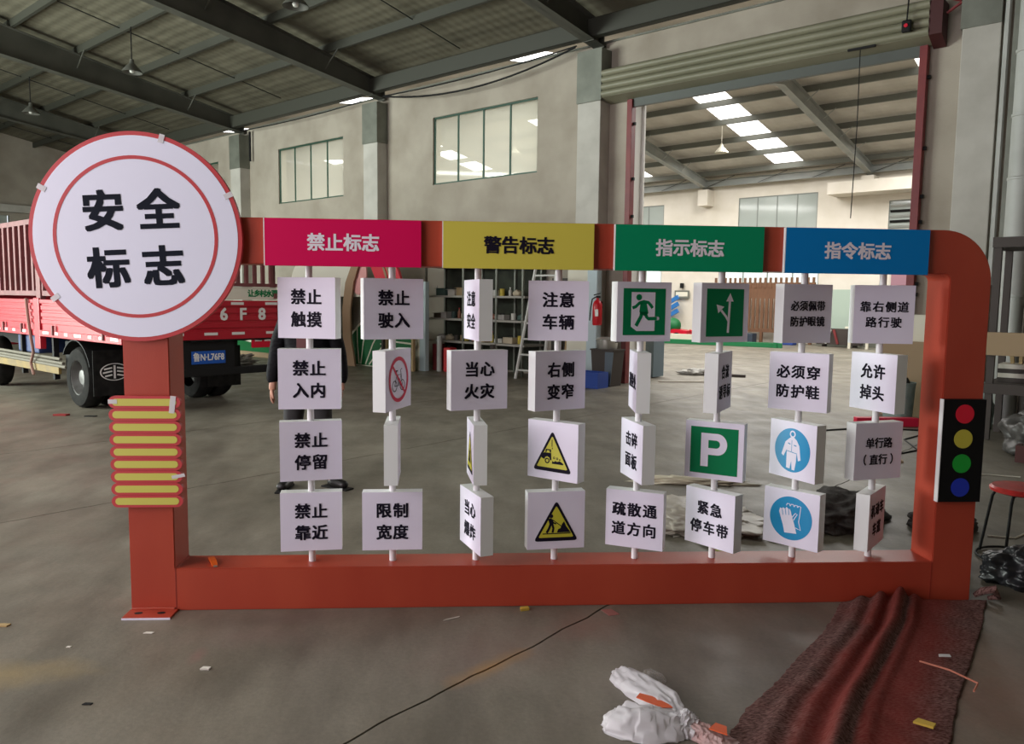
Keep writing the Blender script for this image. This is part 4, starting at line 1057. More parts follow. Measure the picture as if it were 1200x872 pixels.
# ================================================================= FOREGROUND THINGS
def fbm(x, y, z=0): return noise.noise(Vector((x, y, z)))+.5*noise.noise(Vector((2*x, 2*y, z+3)))+.25*noise.noise(Vector((4*x, 4*y, z+7)))
def lerp_poly(P, t):
    n = len(P)-1; f = min(max(t, 0), .9999)*n; i = int(f); f -= i; return (P[i][0]*(1-f)+P[i+1][0]*f, P[i][1]*(1-f)+P[i+1][1]*f)
m_cloth = bpy.data.materials.new('overspray_felt'); m_cloth.use_nodes = True
def cloth_mat():
    nt = m_cloth.node_tree; b = nt.nodes['Principled BSDF']; N = nt.nodes.new; L = nt.links.new
    b.inputs['Roughness'].default_value = .95; b.inputs['Specular IOR Level'].default_value = .1
    geo = N('ShaderNodeNewGeometry')
    f = N('ShaderNodeTexNoise'); f.inputs['Scale'].default_value = 60; f.inputs['Detail'].default_value = 4; mp = N('ShaderNodeMapping'); mp.inputs['Rotation'].default_value = (0, 0, .5); mp.inputs['Scale'].default_value = (1, 3, 1)
    L(geo.outputs['Position'], mp.inputs[0]); L(mp.outputs[0], f.inputs[0])
    r = N('ShaderNodeValToRGB'); r.color_ramp.elements[0].color = (.075, .035, .030, 1); r.color_ramp.elements[1].color = (.30, .175, .155, 1); r.color_ramp.elements[0].position = .36; r.color_ramp.elements[1].position = .68; L(f.outputs[0], r.inputs[0])
    at = N('ShaderNodeAttribute'); at.attribute_name = 'paint'; mr = N('ShaderNodeMath'); mr.operation = 'MULTIPLY'; L(at.outputs['Fac'], mr.inputs[0]); mr.inputs[1].default_value = .72
    mx = N('ShaderNodeMix'); mx.data_type = 'RGBA'; L(mr.outputs[0], mx.inputs[0]); L(r.outputs[0], mx.inputs[6]); mx.inputs[7].default_value = (.25, .035, .026, 1)
    L(mx.outputs[2], b.inputs['Base Color'])
    bp = N('ShaderNodeBump'); bp.inputs['Strength'].default_value = .9; bp.inputs['Distance'].default_value = .006; f3 = N('ShaderNodeTexNoise'); f3.inputs['Scale'].default_value = 150; L(mp.outputs[0], f3.inputs[0]); L(f3.outputs[0], bp.inputs['Height']); L(bp.outputs[0], b.inputs['Normal'])
cloth_mat()
def felt():
    Lp = [(1.74, -.02), (1.60, -.22), (1.46, -.40), (1.27, -.60), (1.06, -.84), (.90, -1.0), (.78, -1.16), (.66, -1.34), (.52, -1.6)]
    Rp = [(2.50, -.02), (2.40, -.14), (2.30, -.28), (2.16, -.45), (1.96, -.69), (1.74, -.95), (1.52, -1.24), (1.38, -1.42), (1.22, -1.65)]
    nu, nv = 110, 150; bm = BM(); g = []; lay = bm.verts.layers.float.new('paint')
    for j in range(nv+1):
        row = []; v = j/nv
        l, r = lerp_poly(Lp, v), lerp_poly(Rp, v)
        for i in range(nu+1):
            u = i/nu; x = l[0]*(1-u)+r[0]*u; y = l[1]*(1-u)+r[1]*u
            if i in (0, nu): x += .010*fbm(x*25, y*25)
            fall = math.exp(-v*1.4)
            # folds fanning out from under the beam
            def ridge(c0, c1, wd, h): c = c0*(1-v)+c1*v; return h*math.exp(-((u-c)/wd)**2)
            z = .006+ridge(.40, .52, .045, .075)*(.35+.65*fall)+ridge(.27, .34, .05, .05)*fall+ridge(.50, .66, .035, .035)*fall+ridge(.14, .20, .05, .03)*(.4+.6*fall)+.014*abs(fbm(x*3, y*3))
            e_ = min(u, 1-u)*14
            z = .003+(z-.003)*min(1, e_+.15)
            if y > -.16: z *= 1
            vv = bm.verts.new((x, y, max(z, .003))); row.append(vv)
            def g_(c0, c1, wd): c = c0*(1-v)+c1*v; return math.exp(-((u-c)/wd)**2)
            pnt = g_(.58, .72, .20)*1.15+g_(.33, .40, .13)*1.0-g_(.455, .555, .03)*1.3+.35*fbm(x*3+5, y*3)
            pnt *= 1-.5*max(0, (u-.85)/.15); vv[lay] = min(max(pnt, 0), 1)
        g.append(row)
    for j in range(nv):
        for i in range(nu): bm.faces.new((g[j][i], g[j+1][i], g[j+1][i+1], g[j][i+1]))
    o = build('felt_sheet', bm, m_cloth, None, 'all'); sd = o.modifiers.new('t', 'SOLIDIFY'); sd.thickness = .006; sd.offset = 1
    tag(o, 'brown felt ground sheet with red overspray spread from the frame toward the camera', 'cloth'); return o
felt()
bm = BM()
V = [(2.46, .02, .02), (2.49, .0, .05), (2.53, -.03, .07), (2.55, -.03, .03), (2.52, .0, .012)]; tube(bm, V, [.012, .02, .022, .018, .01], 8)
o = build('felt_strap', bm, m_cloth, None, True); tag(o, 'short rolled felt strap at the right foot of the red frame', 'strap')

def crumple(name, c, rx, ry, rz, m, amp=.25, fr_=5, sub=5, seed=0, flat_=True, rot=0):
    bm = BM(); bmesh.ops.create_icosphere(bm, subdivisions=sub, radius=1)
    for v in bm.verts:
        p = v.co.normalized(); d = 1+amp*(abs(noise.noise(p*fr_*.5+Vector((seed, 0, 0))))*1.6-abs(noise.noise(p*fr_+Vector((0, seed, 0))))*1.2+.4*noise.noise(p*fr_*2.3+Vector((0, 0, seed))))
        q = Vector((p.x*rx*d, p.y*ry*d, p.z*rz*d)); q.rotate(Matrix.Rotation(rot, 3, 'Z')); v.co = q
        if flat_: v.co.z = max(v.co.z, -rz*.55)
    o = build(name, bm, m, None, 'all'); o.location = (c[0], c[1], c[2]+(rz*.55 if flat_ else 0)); return o
def film(path, widths, hts, m, name, parent, seed=0, folds=7, open_end=False):
    """flattened crumpled plastic tube following a path on the floor; sharp creases run along it"""
    bm = BM(); n = len(path); K = 70; seg = 72; rings = []
    rg = random.Random(seed); ph = [rg.uniform(0, 6.28) for _ in range(6)]
    def tri(x): x = (x/(2*PI)) % 1; return abs(2*x-1)
    for i in range(K+1):
        t = i/K*(n-1); a = min(int(t), n-2); f = t-a; f2 = f*f*(3-2*f)
        p = Vector(path[a]).lerp(Vector(path[a+1]), f); wd = widths[a]*(1-f2)+widths[a+1]*f2; h = hts[a]*(1-f2)+hts[a+1]*f2
        d = (Vector(path[min(a+1, n-1)])-Vector(path[a])).normalized(); s = Vector((-d.y, d.x, 0)).normalized()
        ring = []
        for k in range(seg):
            th = 2*PI*k/seg; c, sn_ = math.cos(th), math.sin(th)
            cr = .26*tri(folds*th+ph[0]+.03*i)+.10*tri((folds*2+1)*th+ph[1]-.04*i)-.18
            cr += .30*(.5-abs(noise.noise(Vector((c*3+seed, sn_*3, i*.09))))*2)*.6+.05*noise.noise(Vector((c*6, sn_*6+seed, i*.12)))
            q = p+s*(c*wd*(1+cr*.7))+d*(.02*noise.noise(Vector((c*4, seed, i*.3))))+Vector((0, 0, h*(max(sn_, -.0)*(1+cr*1.0))))
            q.z = max(q.z, .002); ring.append(bm.verts.new(q))
        rings.append(ring)
    for A, B in zip(rings, rings[1:]):
        for k in range(seg): bm.faces.new((A[k], A[(k+1) % seg], B[(k+1) % seg], B[k]))
    for _ in range(2): bmesh.ops.smooth_vert(bm, verts=bm.verts, factor=.5, use_axis_x=True, use_axis_y=True, use_axis_z=True)
    return build(name, bm, m, parent, 'all')
m_filmw = bpy.data.materials.new('white_film'); m_filmw.use_nodes = True
def _film(m, colr, op):
    nt = m.node_tree; nt.nodes.clear(); N = nt.nodes.new; L = nt.links.new
    o = N('ShaderNodeOutputMaterial'); d = N('ShaderNodeBsdfPrincipled'); d.inputs['Base Color'].default_value = (*colr, 1); d.inputs['Roughness'].default_value = .3
    t = N('ShaderNodeBsdfTranslucent'); t.inputs[0].default_value = (*colr, 1); tr = N('ShaderNodeBsdfTransparent'); m1 = N('ShaderNodeMixShader'); m2 = N('ShaderNodeMixShader')
    m1.inputs[0].default_value = .35; L(d.outputs[0], m1.inputs[1]); L(t.outputs[0], m1.inputs[2]); m2.inputs[0].default_value = op; L(tr.outputs[0], m2.inputs[1]); L(m1.outputs[0], m2.inputs[2]); L(m2.outputs[0], o.inputs[0])
_film(m_filmw, (.90, .88, .90), .88)
m_filmc = bpy.data.materials.new('thin_clear_film'); m_filmc.use_nodes = True; _film(m_filmc, (.7, .66, .62), .28)
m_filmp = bpy.data.materials.new('pink_white_film'); m_filmp.use_nodes = True; _film(m_filmp, (.80, .55, .52), .85)
pb_ = empty('plastic_bag', 'crumpled white plastic bag tied in the middle on the floor beside the felt sheet', 'bag')
film([(.485, -.69, .0), (.495, -.76, .0), (.54, -.87, .0), (.60, -1.00, .0), (.625, -1.09, .0)], [.030, .060, .066, .062, .035], [.02, .05, .06, .07, .05], m_filmw, 'upper_lobe', pb_, 1, 4)
film([(.385, -1.04, .0), (.42, -1.085, .0), (.50, -1.115, .0), (.58, -1.125, .0), (.635, -1.13, .0)], [.055, .085, .085, .07, .045], [.035, .075, .08, .065, .05], m_filmw, 'lower_lobe', pb_, 4, 5)
film([(.60, -1.10, .0), (.635, -1.125, .0), (.665, -1.15, .0)], [.05, .062, .045], [.05, .07, .045], m_filmw, 'knot', pb_, 5, 5)
film([(.655, -1.145, .0), (.69, -1.175, .0), (.72, -1.21, .0), (.76, -1.26, .0)], [.038, .045, .045, .06], [.045, .045, .035, .02], m_filmp, 'knotted_neck', pb_, 8, 5)
film([(.60, -.70, .0), (.615, -.76, .0), (.60, -.84, .0)], [.025, .04, .015], [.02, .03, .02], m_filmc, 'clear_scrap', pb_, 6, 3)
bm = BM(); prism(bm, [(.485, -.995), (.505, -.965), (.545, -.99), (.59, -1.045), (.60, -1.07), (.565, -1.068), (.52, -1.03)], .055, .058, axis='z'); q = build('orange_print', bm, m_orange, pb_); q['label'] = 'orange printed strip'
bm = BM(); prism(bm, [(.69, -1.20), (.725, -1.165), (.755, -1.19), (.74, -1.24)], .048, .052, axis='z'); build('orange_print', bm, m_orange, pb_)

# scraps on the floor
def scrap(name, lab, cat, x, y, pts, m, z=.004, rot=0, h=.003):
    bm = BM(); prism(bm, pts, 0, h, axis='z'); o = build(name, bm, m, None, loc=(x, y, z-.0035), rz=rot); tag(o, lab, cat); return o
m_yelp = mat('yellow_scrap', (.62, .42, .06), .7)
def quad(a, b): return [(-a, -b*.7), (a*.8, -b), (a, b*.6), (-a*.6, b)]
scrap('paper_scrap', 'yellow and white paper scrap at the foot of the lower beam', 'scrap', .15, -.045, quad(.024, .016), m_yelp, h=.012, rot=.4)
scrap('paper_scrap', 'brown torn scrap at the floor left of the knotted bag, near the left post', 'scrap', -1.18, -.6, quad(.02, .012), m_paper, h=.006)
scrap('paper_scrap', 'reddish scrap lying on the crack end below the beam', 'scrap', .56, -.09, quad(.03, .045), mat('pink_scrap', (.33, .13, .11), .8), h=.002, rot=.5)
scrap('paper_scrap', 'small red and black scrap on the floor in front of the lorry wheel', 'scrap', -5.08, 6.12, quad(.09, .04), mat('red_scrap', (.3, .02, .02), .8), h=.02)
scrap('paper_scrap', 'flat black scrap on the floor right of the red scrap before the wheel', 'scrap', -4.70, 6.05, quad(.07, .03), m_dark, h=.01)
scrap('paper_scrap', 'small tan scrap at the left edge of the floor', 'scrap', -2.22, -.15, quad(.03, .016), mat('tan_scrap', (.4, .28, .12), .8), h=.006)
scrap('paper_scrap', 'thin white chip on the floor below the base plate', 'scrap', -1.54, -.25, quad(.022, .008), m_paper)
scrap('paper_scrap', 'tiny white chip on the floor left of the base plate', 'scrap', -1.82, -.38, quad(.01, .006), m_paper)
scrap('paper_scrap', 'black sliver near the lower left corner of the floor', 'scrap', -1.52, -.86, quad(.018, .008), m_dark)
scrap('paper_scrap', 'white sliver on the felt sheet', 'scrap', 1.86, -.67, quad(.028, .012), m_plas_w, z=.040)
scrap('paper_scrap', 'yellow torn scrap on the felt sheet near its right edge', 'scrap', 1.47, -1.17, quad(.035, .02), m_yelp, z=.035, h=.008, rot=-.6)
scrap('paper_scrap', 'pale sliver on the floor beneath the beam centre', 'scrap', -.20, -.14, quad(.045, .004), m_paper, rot=.5)
bm = BM(); tube(bm, [(1.73, -.71, .035), (1.80, -.80, .04), (1.85, -.90, .035), (1.80, -.95, .03)], .004, 6)
o = build('twine', bm, mat('pink_twine', (.55, .2, .13), .8), None, True); tag(o, 'thin pinkish twine lying curved on the felt sheet', 'twine')

# things behind the frame, right half
o = crumple('cloth_heap', (2.42, 1.42, 0), .42, .26, .13, m_greycloth, .28, 2.6, 5, 3, rot=.6); tag(o, 'heap of dark grey cloth on the floor behind the last two poles', 'cloth')
o = crumple('cloth_heap', (3.05, 1.22, 0), .22, .15, .10, m_greycloth, .28, 3, 5, 9, rot=.2); tag(o, 'smaller fold of dark grey cloth behind the right post', 'cloth')
o = crumple('flat_cloth', (1.93, 1.0, 0), .15, .06, .022, m_dark, .2, 4, 4, 5); tag(o, 'flat black cloth on the floor behind the glove sign box', 'cloth')
o = crumple('film_heap', (1.42, 1.45, 0), .36, .42, .05, mat('dusty_film', (.36, .32, .27), .4, col2=(.45, .41, .35), scale=10), .4, 4, 5, 12, rot=.5); tag(o, 'crumpled dusty clear plastic sheet on the floor behind the fifth and sixth poles', 'plastic sheet')
o = crumple('film_strip', (1.72, 2.55, 0), .42, .10, .03, mat('pale_strip', (.50, .44, .33), .5), .5, 6, 4, 15, rot=-.15); tag(o, 'thin pale plastic strip lying behind the sheet below the letter P box', 'plastic sheet')
scrap('paper_scrap', 'yellow green scrap under the plastic sheet near the beam', 'scrap', 1.42, .80, quad(.07, .03), mat('lime_scrap', (.42, .42, .08), .7), h=.01)
o = crumple('black_bag', (2.92, .20, 0), .25, .15, .13, m_blackfilm, .22, 3, 5, 21, rot=-.3); tag(o, 'shiny black plastic bag beside the right foot of the frame', 'bag')
o = crumple('black_bag', (2.60, .52, 0), .10, .10, .16, m_blackfilm, .22, 3, 5, 25); tag(o, 'dark taller bag bundle tucked behind the right post foot', 'bag')

# red stool
st = empty('stool', 'round stool with worn red seat and thin dark legs at the right edge', 'stool', (3.12, .60, 0))
build('seat', lathe(BM(), [(.001, .405), (.15, .405), (.165, .412), (.168, .428), (.155, .440), (.001, .445)], 36, cap=False), m_stoolr, st, True)
for k in range(4):
    an = R(35+90*k); c, s = math.cos(an), math.sin(an)
    bm = BM(); tube(bm, [(.08*c, .08*s, .40), (.135*c, .135*s, .398), (.155*c, .155*s, .36), (.205*c, .205*s, .01)], .0085, 8); build('leg', bm, m_dark, st, True)
bm = BM(); tube(bm, [(.212*math.cos(t), .212*math.sin(t), .012) for t in [2*PI*i/36 for i in range(36)]], .0075, 6, closed=True); build('ring', bm, m_dark, st, True)

def wcrumple(name, s, n, z, *a, **k):
    p = W(s, n, z); o = crumple(name, p, *a, **k); return o
# rack and heap by the right pillar
rk = wempty('storage_rack', 'dark steel storage rack standing to the right of the pillar', 'rack', 6.4, -1.7)
for s_ in (-.45, .75, 1.5):
    for n_ in (-.35, .35): build('upright', mbox(s_-.035, s_+.035, n_-.035, n_+.035, 0, 2.2), m_rackd, rk)
for z in (.52, 2.12): build('shelf_beam', mbox(-.5, 1.55, -.42, .42, z, z+.11), m_rackd, rk)
o = wempty('boxboard_beam', 'long tan boxboard beam lying across the rack at waist height', 'board', 6.4, -2.16, .95); build('board', mbox(-.52, 1.6, -.07, .03, 0, .25, bev=.005), m_card, o)
build('beam_support', mbox(-.4, 1.5, .031, .10, -.0, .04), m_rackd, o)
for k, (s_, h_, r_) in enumerate(((5.98, 1.62, .095), (6.2, 1.5, .11), (6.5, 1.6, .12))):
    o = tag(build('roll', lathe(BM(), [(r_, 0), (r_, h_-.03), (r_+.012, h_-.025), (r_+.012, h_), (.02, h_)], 20), m_rackd if k else m_duct, None, True, W(s_, -1.75+.12*(k % 2), .64 if False else .0) if False else W(s_, -.95, 0)), ['pale upright tube standing behind the rack', 'dark brown upright roll behind the rack', 'darker thick upright roll at the far right of the rack'][k], 'roll')
dp = wempty('duct', 'wide pale round duct rising along the wall right of the pillar', 'duct', 5.90, -.62, 0)
for k in range(5):
    z0 = 2.3+k*.76; build('duct_section', lathe(BM(), [(.135-.003*k, z0), (.135-.003*k, z0+.72), (.142, z0+.725), (.142, z0+.755)], 24), m_duct, dp, True)
build('duct_section', lathe(BM(), [(.13, 0), (.13, 2.29)], 24), m_duct, dp, True)
build('wall_shadow_strip', mbox(-.20, -.14, .1, .3, 0, 5.9), m_steelc, dp)  # dark strip standing in for the shaded wall between downpipe and duct
o = wcrumple('tarp_heap', 6.62, -2.65, 0, .38, .40, .30, mat('dusty_dark_tarp', (.045, .042, .038), .45, col2=(.09, .085, .08), scale=6), .25, 3, 5, 31, rot=-.75); tag(o, 'heap under shiny dark tarpaulin at the right edge', 'tarpaulin')
o = wempty('brown_crate', 'dark brown crate side sticking out below the tarpaulin heap', 'crate', 6.5, -3.3, 0); build('panel', mbox(-.1, .4, -.02, .03, 0, .16), mat('crate_brown', (.07, .02, .018), .7), o); build('end', mbox(-.1, -.06, .031, .15, 0, .16), bpy.data.materials['crate_brown'], o)
o = wcrumple('teal_sack', 5.72, -1.2, .0, .15, .16, .34, m_teal, .2, 4, 4, 33, flat_=True); tag(o, 'faded teal sack standing by the rack behind the right post', 'sack')
for k in range(4):
    o = wempty('board_stack', ['dark board lowest in the pile', 'pale board second in the pile', 'dark board third in the pile', 'pale board topmost in the pile'][k]+' right of the post', 'board', 6.2, -1.6, .631+.0505*k); build('board', mbox(-.22, .3, -.18, .18, 0, .05), [m_rackd, m_paper][k % 2], o)
for k in range(3):
    o = wempty('wood_offcut', ['left', 'middle', 'right'][k]+' upright pale offcut on the pile under the tan beam', 'offcut', 6.08+.09*k, -1.6, .834); build('offcut', mbox(-.015, .02, -.03, .03, 0, .17, rot=Matrix.Rotation(.15*(k-1), 3, 'Y')), m_wood, o)
# barrel, cardboard, cabinet seen through the frame by the right post
br = empty('waste_barrel', 'faded teal waste barrel with ragged rim seen through the frame by the right post', 'barrel', (5.42, 5.9, 0))
build('barrel', lathe(BM(), [(.001, 0), (.15, 0), (.17, .05), (.19, .45), (.20, .50), (.185, .50), (.17, .08), (.001, .05)], 24, cap=False), m_teal, br, True)
for k in range(5): build('rag', lathe(BM(), [(.03, .42), (.05, .5), (.02, .56)], 7, c=(.09*math.cos(k*1.3), .09*math.sin(k*1.3), 0)), [m_card, m_dark, m_paper][k % 3], br, True)
cb = wempty('cardboard_stack', 'tall flattened brown cardboard leaning by the right door track', 'cardboard', 4.62, -.75, 0)
for k in range(3): build('sheet', mbox(-.15-.03*k, .62, -.05+.03*k, -.03+.03*k, 0, 1.0-.1*k), m_card, cb)
o = wempty('beige_cabinet', 'beige metal cabinet behind the cardboard sheets', 'cabinet', 4.95, -.45, 0); build('body', mbox(-.25, .15, -.1, .12, 0, 1.35, bev=.01), m_cream, o); build('handle', mbox(.08, .1, -.12, -.101, .8, .95), m_dark, o)
o = empty('red_bar', 'short bright red bar lying on the floor before the barrel', 'bar', (5.02, 5.45, 0), R(-4)); build('bar', mbox(-.38, .38, -.05, .05, 0, .11, bev=.01), mat('bright_red_bar', (.62, .01, .05), .5), o)
def cable(name, lab, pts, r, m, cat='cord'):
    bm = BM(); tube(bm, pts, r, 6); o = build(name, bm, m, None, True); tag(o, lab, cat)
cable('cord', 'thin dark cord snaking over the floor beyond the right post', [(4.0, 3.6, .008), (4.5, 3.9, .008), (4.7, 4.5, .008), (5.2, 4.9, .008), (5.7, 4.7, .008)], .008, m_dark)
cable('cord', 'dark cord on the floor reaching toward the red bar', [(3.6, 5.4, .008), (4.1, 5.1, .008), (4.6, 5.25, .008), (5.3, 5.1, .008)], .010, m_dark)
cable('cord', 'pale wire loop on the floor behind the stool', [(4.05, 2.5, .006), (4.15, 2.75, .006), (4.45, 2.8, .006), (4.7, 2.7, .006)], .006, m_paper)
cable('cord', 'pale loose wire on the floor left of the stool', [(3.25, 1.05, .006), (3.4, 1.0, .006), (3.55, 1.1, .006)], .006, m_paper)
scrap('paper_scrap', 'crumpled pale wrapper on the floor through the frame left of the post', 'scrap', 4.0, 4.1, quad(.16, .07), m_paper, h=.03)
scrap('paper_scrap', 'flat tan cardboard piece on the floor through the frame near the post', 'scrap', 3.85, 3.35, quad(.18, .05), m_card, h=.02)
scrap('paper_scrap', 'white chip on the floor right of the traffic light panel', 'scrap', 5.25, 4.35, quad(.06, .03), m_plas_w, h=.01)
o = wempty('wood_offcut', 'pale scrap wood lying on the floor beside the stool', 'offcut', 7.0, -5.6, 0, .4); build('offcut', mbox(-.18, .18, -.03, .03, 0, .03), m_wood, o)

# ================================================================= BACK WALL OF THIS HALL: shelves and clutter
sf_ = wempty('steel_shelving', 'grey steel shelving crowded with workshop clutter against the back wall', 'shelf', -3.2, -.38)
for s_ in (-1.45, -.35, .55, 1.22):
    for n_ in (-.28, .28): build('upright', mbox(s_-.02, s_+.02, n_-.02, n_+.02, 0, 2.5), m_steelc, sf_)
SH = (.60, 1.06, 1.53, 2.15)
for z in SH: build('shelf_board', mbox(-1.5, 1.28, -.30, .30, z-.02, z+.02), mat('dusty_shelf', (.36, .34, .30), .7) if z == .60 else bpy.data.materials['dusty_shelf'], sf_)
build('back_sheet', mbox(-1.5, 1.28, .302, .315, .05, 2.5), mat('dark_green_sheet', (.022, .026, .018), .9, col2=(.04, .046, .03), scale=4), sf_)
rng = random.Random(5)
pal = [(.5, .42, .3), (.07, .06, .05), (.30, .12, .07), (.12, .12, .11), (.45, .43, .40), (.05, .09, .08), (.35, .25, .13), (.6, .58, .52), (.10, .07, .05), (.55, .42, .05)]
pm = [mat('clutter_%s' % w_, c, .6) for w_, c in zip(('tan', 'soot', 'rust', 'grey', 'pale', 'teal', 'ochre', 'white', 'umber', 'yellow'), pal)]
pn = ['tan', 'black', 'rust brown', 'grey', 'light grey', 'dark teal', 'ochre', 'white', 'dark brown', 'yellow']
LV = ['bottom', 'middle', 'upper', 'top']
kinds = ['bottle', 'can', 'carton', 'tool_case', 'rag_bundle']
cnt = {}
for li, z in enumerate(SH[:3]):
    x = -1.36; idx = 0
    while x < 1.0:
        kd = rng.choice(kinds); mi = rng.randrange(10)
        if li == 1 and x > .3 and kd == 'bottle': mi = rng.choice((7, 9))
        wd = {'bottle': .08, 'can': .11, 'carton': rng.uniform(.16, .3), 'tool_case': rng.uniform(.2, .32), 'rag_bundle': .24}[kd]
        idx += 1
        ordw = ['first', 'second', 'third', 'fourth', 'fifth', 'sixth', 'seventh', 'eighth', 'ninth', 'tenth', 'eleventh', 'twelfth', 'thirteenth', 'fourteenth', 'fifteenth', 'sixteenth', 'seventeenth', 'eighteenth', 'nineteenth', 'twentieth', 'twenty first', 'twenty second'][idx-1]
        lab = '%s %s, %s item from the left on the %s shelf' % (pn[mi], kd.replace('_', ' '), ordw, LV[li])
        nloc = -.40+rng.uniform(-.09, .0)
        t = wempty(kd, lab, {'bottle': 'bottle', 'can': 'can', 'carton': 'box', 'tool_case': 'case', 'rag_bundle': 'rag'}[kd], -3.2+x+wd/2, nloc, z+.0205, 0, 'clutter on the steel shelving')
        if kd == 'bottle':
            h = rng.uniform(.16, .24); build('bottle_body', lathe(BM(), [(.034, 0), (.036, h*.6), (.015, h*.78), (.014, h*.9)], 14), pm[mi], t, True); build('cap', lathe(BM(), [(.017, h*.9), (.017, h)], 12), m_lr if rng.random() < .5 else m_refl, t, True)
        elif kd == 'can': h = rng.uniform(.1, .16); build('can_body', lathe(BM(), [(.05, 0), (.05, h), (.046, h), (.046, h-.008), (.001, h-.008)], 18, cap=False), pm[mi], t, True)
        elif kd == 'carton':
            h = rng.uniform(.09, .2); build('carton_body', mbox(-wd/2, wd/2, -.1, .1, 0, h), pm[mi], t); build('flap', mbox(-wd/2, wd/2, -.16, -.101, h-.01, h-.005), pm[mi], t)
        elif kd == 'tool_case': h = rng.uniform(.08, .13); build('case_body', mbox(-wd/2, wd/2, -.09, .09, 0, h, bev=.01), pm[mi], t); bm = BM(); tube(bm, [(-.05, 0, h-.005), (-.05, 0, h+.03), (.05, 0, h+.03), (.05, 0, h-.005)], .008, 6); build('case_handle', bm, m_dark, t)
        else:
            bm = BM(); bmesh.ops.create_icosphere(bm, subdivisions=3, radius=1)
            for v in bm.verts: d = 1+.4*noise.noise(v.co*2+Vector((x, z, 0))); v.co = Vector((v.co.x*.10*d, v.co.y*.09*d, max(max(v.co.z, -.6)*.075*d+.045, .001)))
            build('rag_cloth', bm, pm[mi], t, 'all')
        x += wd+rng.uniform(.01, .09)
# hanging tools and dark boards above the shelves are the dark backs already in place
def pail(s, n, r, h, m, lab, kind='bucket'):
    t = wempty(kind, lab, 'bucket', s, n, 0); build('pail', lathe(BM(), [(r*.8, 0), (r, h), (r+.01, h), (r+.01, h-.02), (r*.97, h-.02), (r*.78, .02), (.001, .02)], 24, cap=False), m, t, True)
    bm = BM(); tube(bm, [((r+.01)*math.cos(a_), -.02, h-.03-(r*.9)*math.sin(a_)*.5) for a_ in [PI*i/12 for i in range(13)]], .004, 6); build('handle', bm, m_dark, t); return t
pail(-2.28, -1.15, .15, .38, m_bucket, 'grey blue plastic bucket below the shelving left of the ladder')
t = wempty('brush', 'dark brush standing in the grey blue bucket', 'brush', -2.28, -1.15, .05); bm = BM(); tube(bm, [(0, 0, 0), (-.02, 0, .5)], .015, 6); build('stick', bm, m_dark, t); build('bristles', mbox(-.06, .03, -.03, .03, .5, .58), m_rackd, t)
pail(-.72, -.85, .12, .40, m_cream, 'cream bucket with dark rim between ladder and pillar')
t = wempty('upright_tube', 'pale upright tube standing left of the shelving', 'tube', -3.94, -.95, 0); build('tube', lathe(BM(), [(.055, 0), (.055, .72), (.045, .72), (.045, .0)], 16, cap=False), m_duct, t, True)
t = wempty('red_canister', 'bright red canister beside the pale upright tube', 'canister', -3.70, -.90, 0); build('canister_body', mbox(-.09, .12, -.1, .1, 0, .50, bev=.03), m_extred, t); build('cap', lathe(BM(), [(.03, .5), (.03, .54)], 12), m_dark, t)
t = wempty('maroon_canister', 'dark maroon drum left of the pale upright tube', 'drum', -4.22, -.70, 0); build('drum_body', lathe(BM(), [(.13, 0), (.135, .02), (.13, .04), (.13, .5), (.135, .52), (.13, .54)], 20), m_track, t, True)
# straight ladder leaning on the shelving, tilted to the right
ld = wempty('ladder', 'white aluminium ladder leaning toward the shelving left of the middle pillar', 'ladder', -1.88, -.84)
mlad = mat('pale_aluminium', (.66, .66, .62), .45)
A0, A1, B0, B1 = Vector((-.06, -.06, 0)), Vector((.36, .06, 2.35)), Vector((.56, -.06, 0)), Vector((.84, .06, 2.35))
for p, q in ((A0, A1), (B0, B1)):
    bm = BM(); tube(bm, [p, q], .030, 6); build('rail', bm, mlad, ld)
for k in range(8):
    f = .07+k*.125; bm = BM(); tube(bm, [A0.lerp(A1, f), B0.lerp(B1, f)], .018, 6); build('rung', bm, mlad, ld)
# doors / boards leaning by the pillar
for k, (s0, s1, z1, m_) in enumerate(((-1.14, -.68, 2.2, m_cream), (-1.75, -1.2, 1.9, m_rackd))):
    t = wempty('leaning_board', ['cream board leaning against the wall behind the ladder', 'dark panel leaning left of the middle pillar'][k], 'board', (s0+s1)/2, (-.36, -.04)[k], 0); build('board', mbox(-(s1-s0)/2, (s1-s0)/2, -.02, .02, 0.001, z1), m_, t)
for k in range(3):
    t = wempty('wood_plank', ['left', 'middle', 'right'][k]+' brown plank leaning beside the middle pillar', 'plank', -1.50+.12*k, -.24, 0); build('plank', mbox(-.03, .03, -.02, .02, 0.01, .72, rot=Matrix.Rotation(.08, 3, 'Y')), [m_wpc, m_rackd, m_wood][k], t)
# steel column tube in front of pillar (painted) with extinguisher
t = wempty('painted_post', 'pale blue painted steel post in front of the middle pillar', 'post', -.52, -.42, 0); build('post', mbox(-.10, .12, -.08, .08, 0, 2.6, bev=.02), m_paleblue, t)
ex = wempty('fire_extinguisher', 'red fire extinguisher hanging on the painted post', 'extinguisher', -.30, -.62, 1.05)
build('cylinder', lathe(BM(), [(.001, 0), (.075, .0), (.085, .02), (.085, .36), (.06, .42), (.025, .45), (.025, .48)], 24, cap=False), m_extred, ex, True)
build('valve', mbox(-.02, .05, -.02, .02, .48, .52, bev=.005), m_dark, ex); build('lever', mbox(-.08, .06, -.012, .012, .54, .555, rot=Matrix.Rotation(-.25, 3, 'Y')), m_dark, ex)
bm = BM(); tube(bm, [(-.03, 0, .5), (-.10, -.02, .46), (-.13, -.02, .3), (-.15, -.02, .08)], .012, 6); build('hose', bm, m_dark, ex)
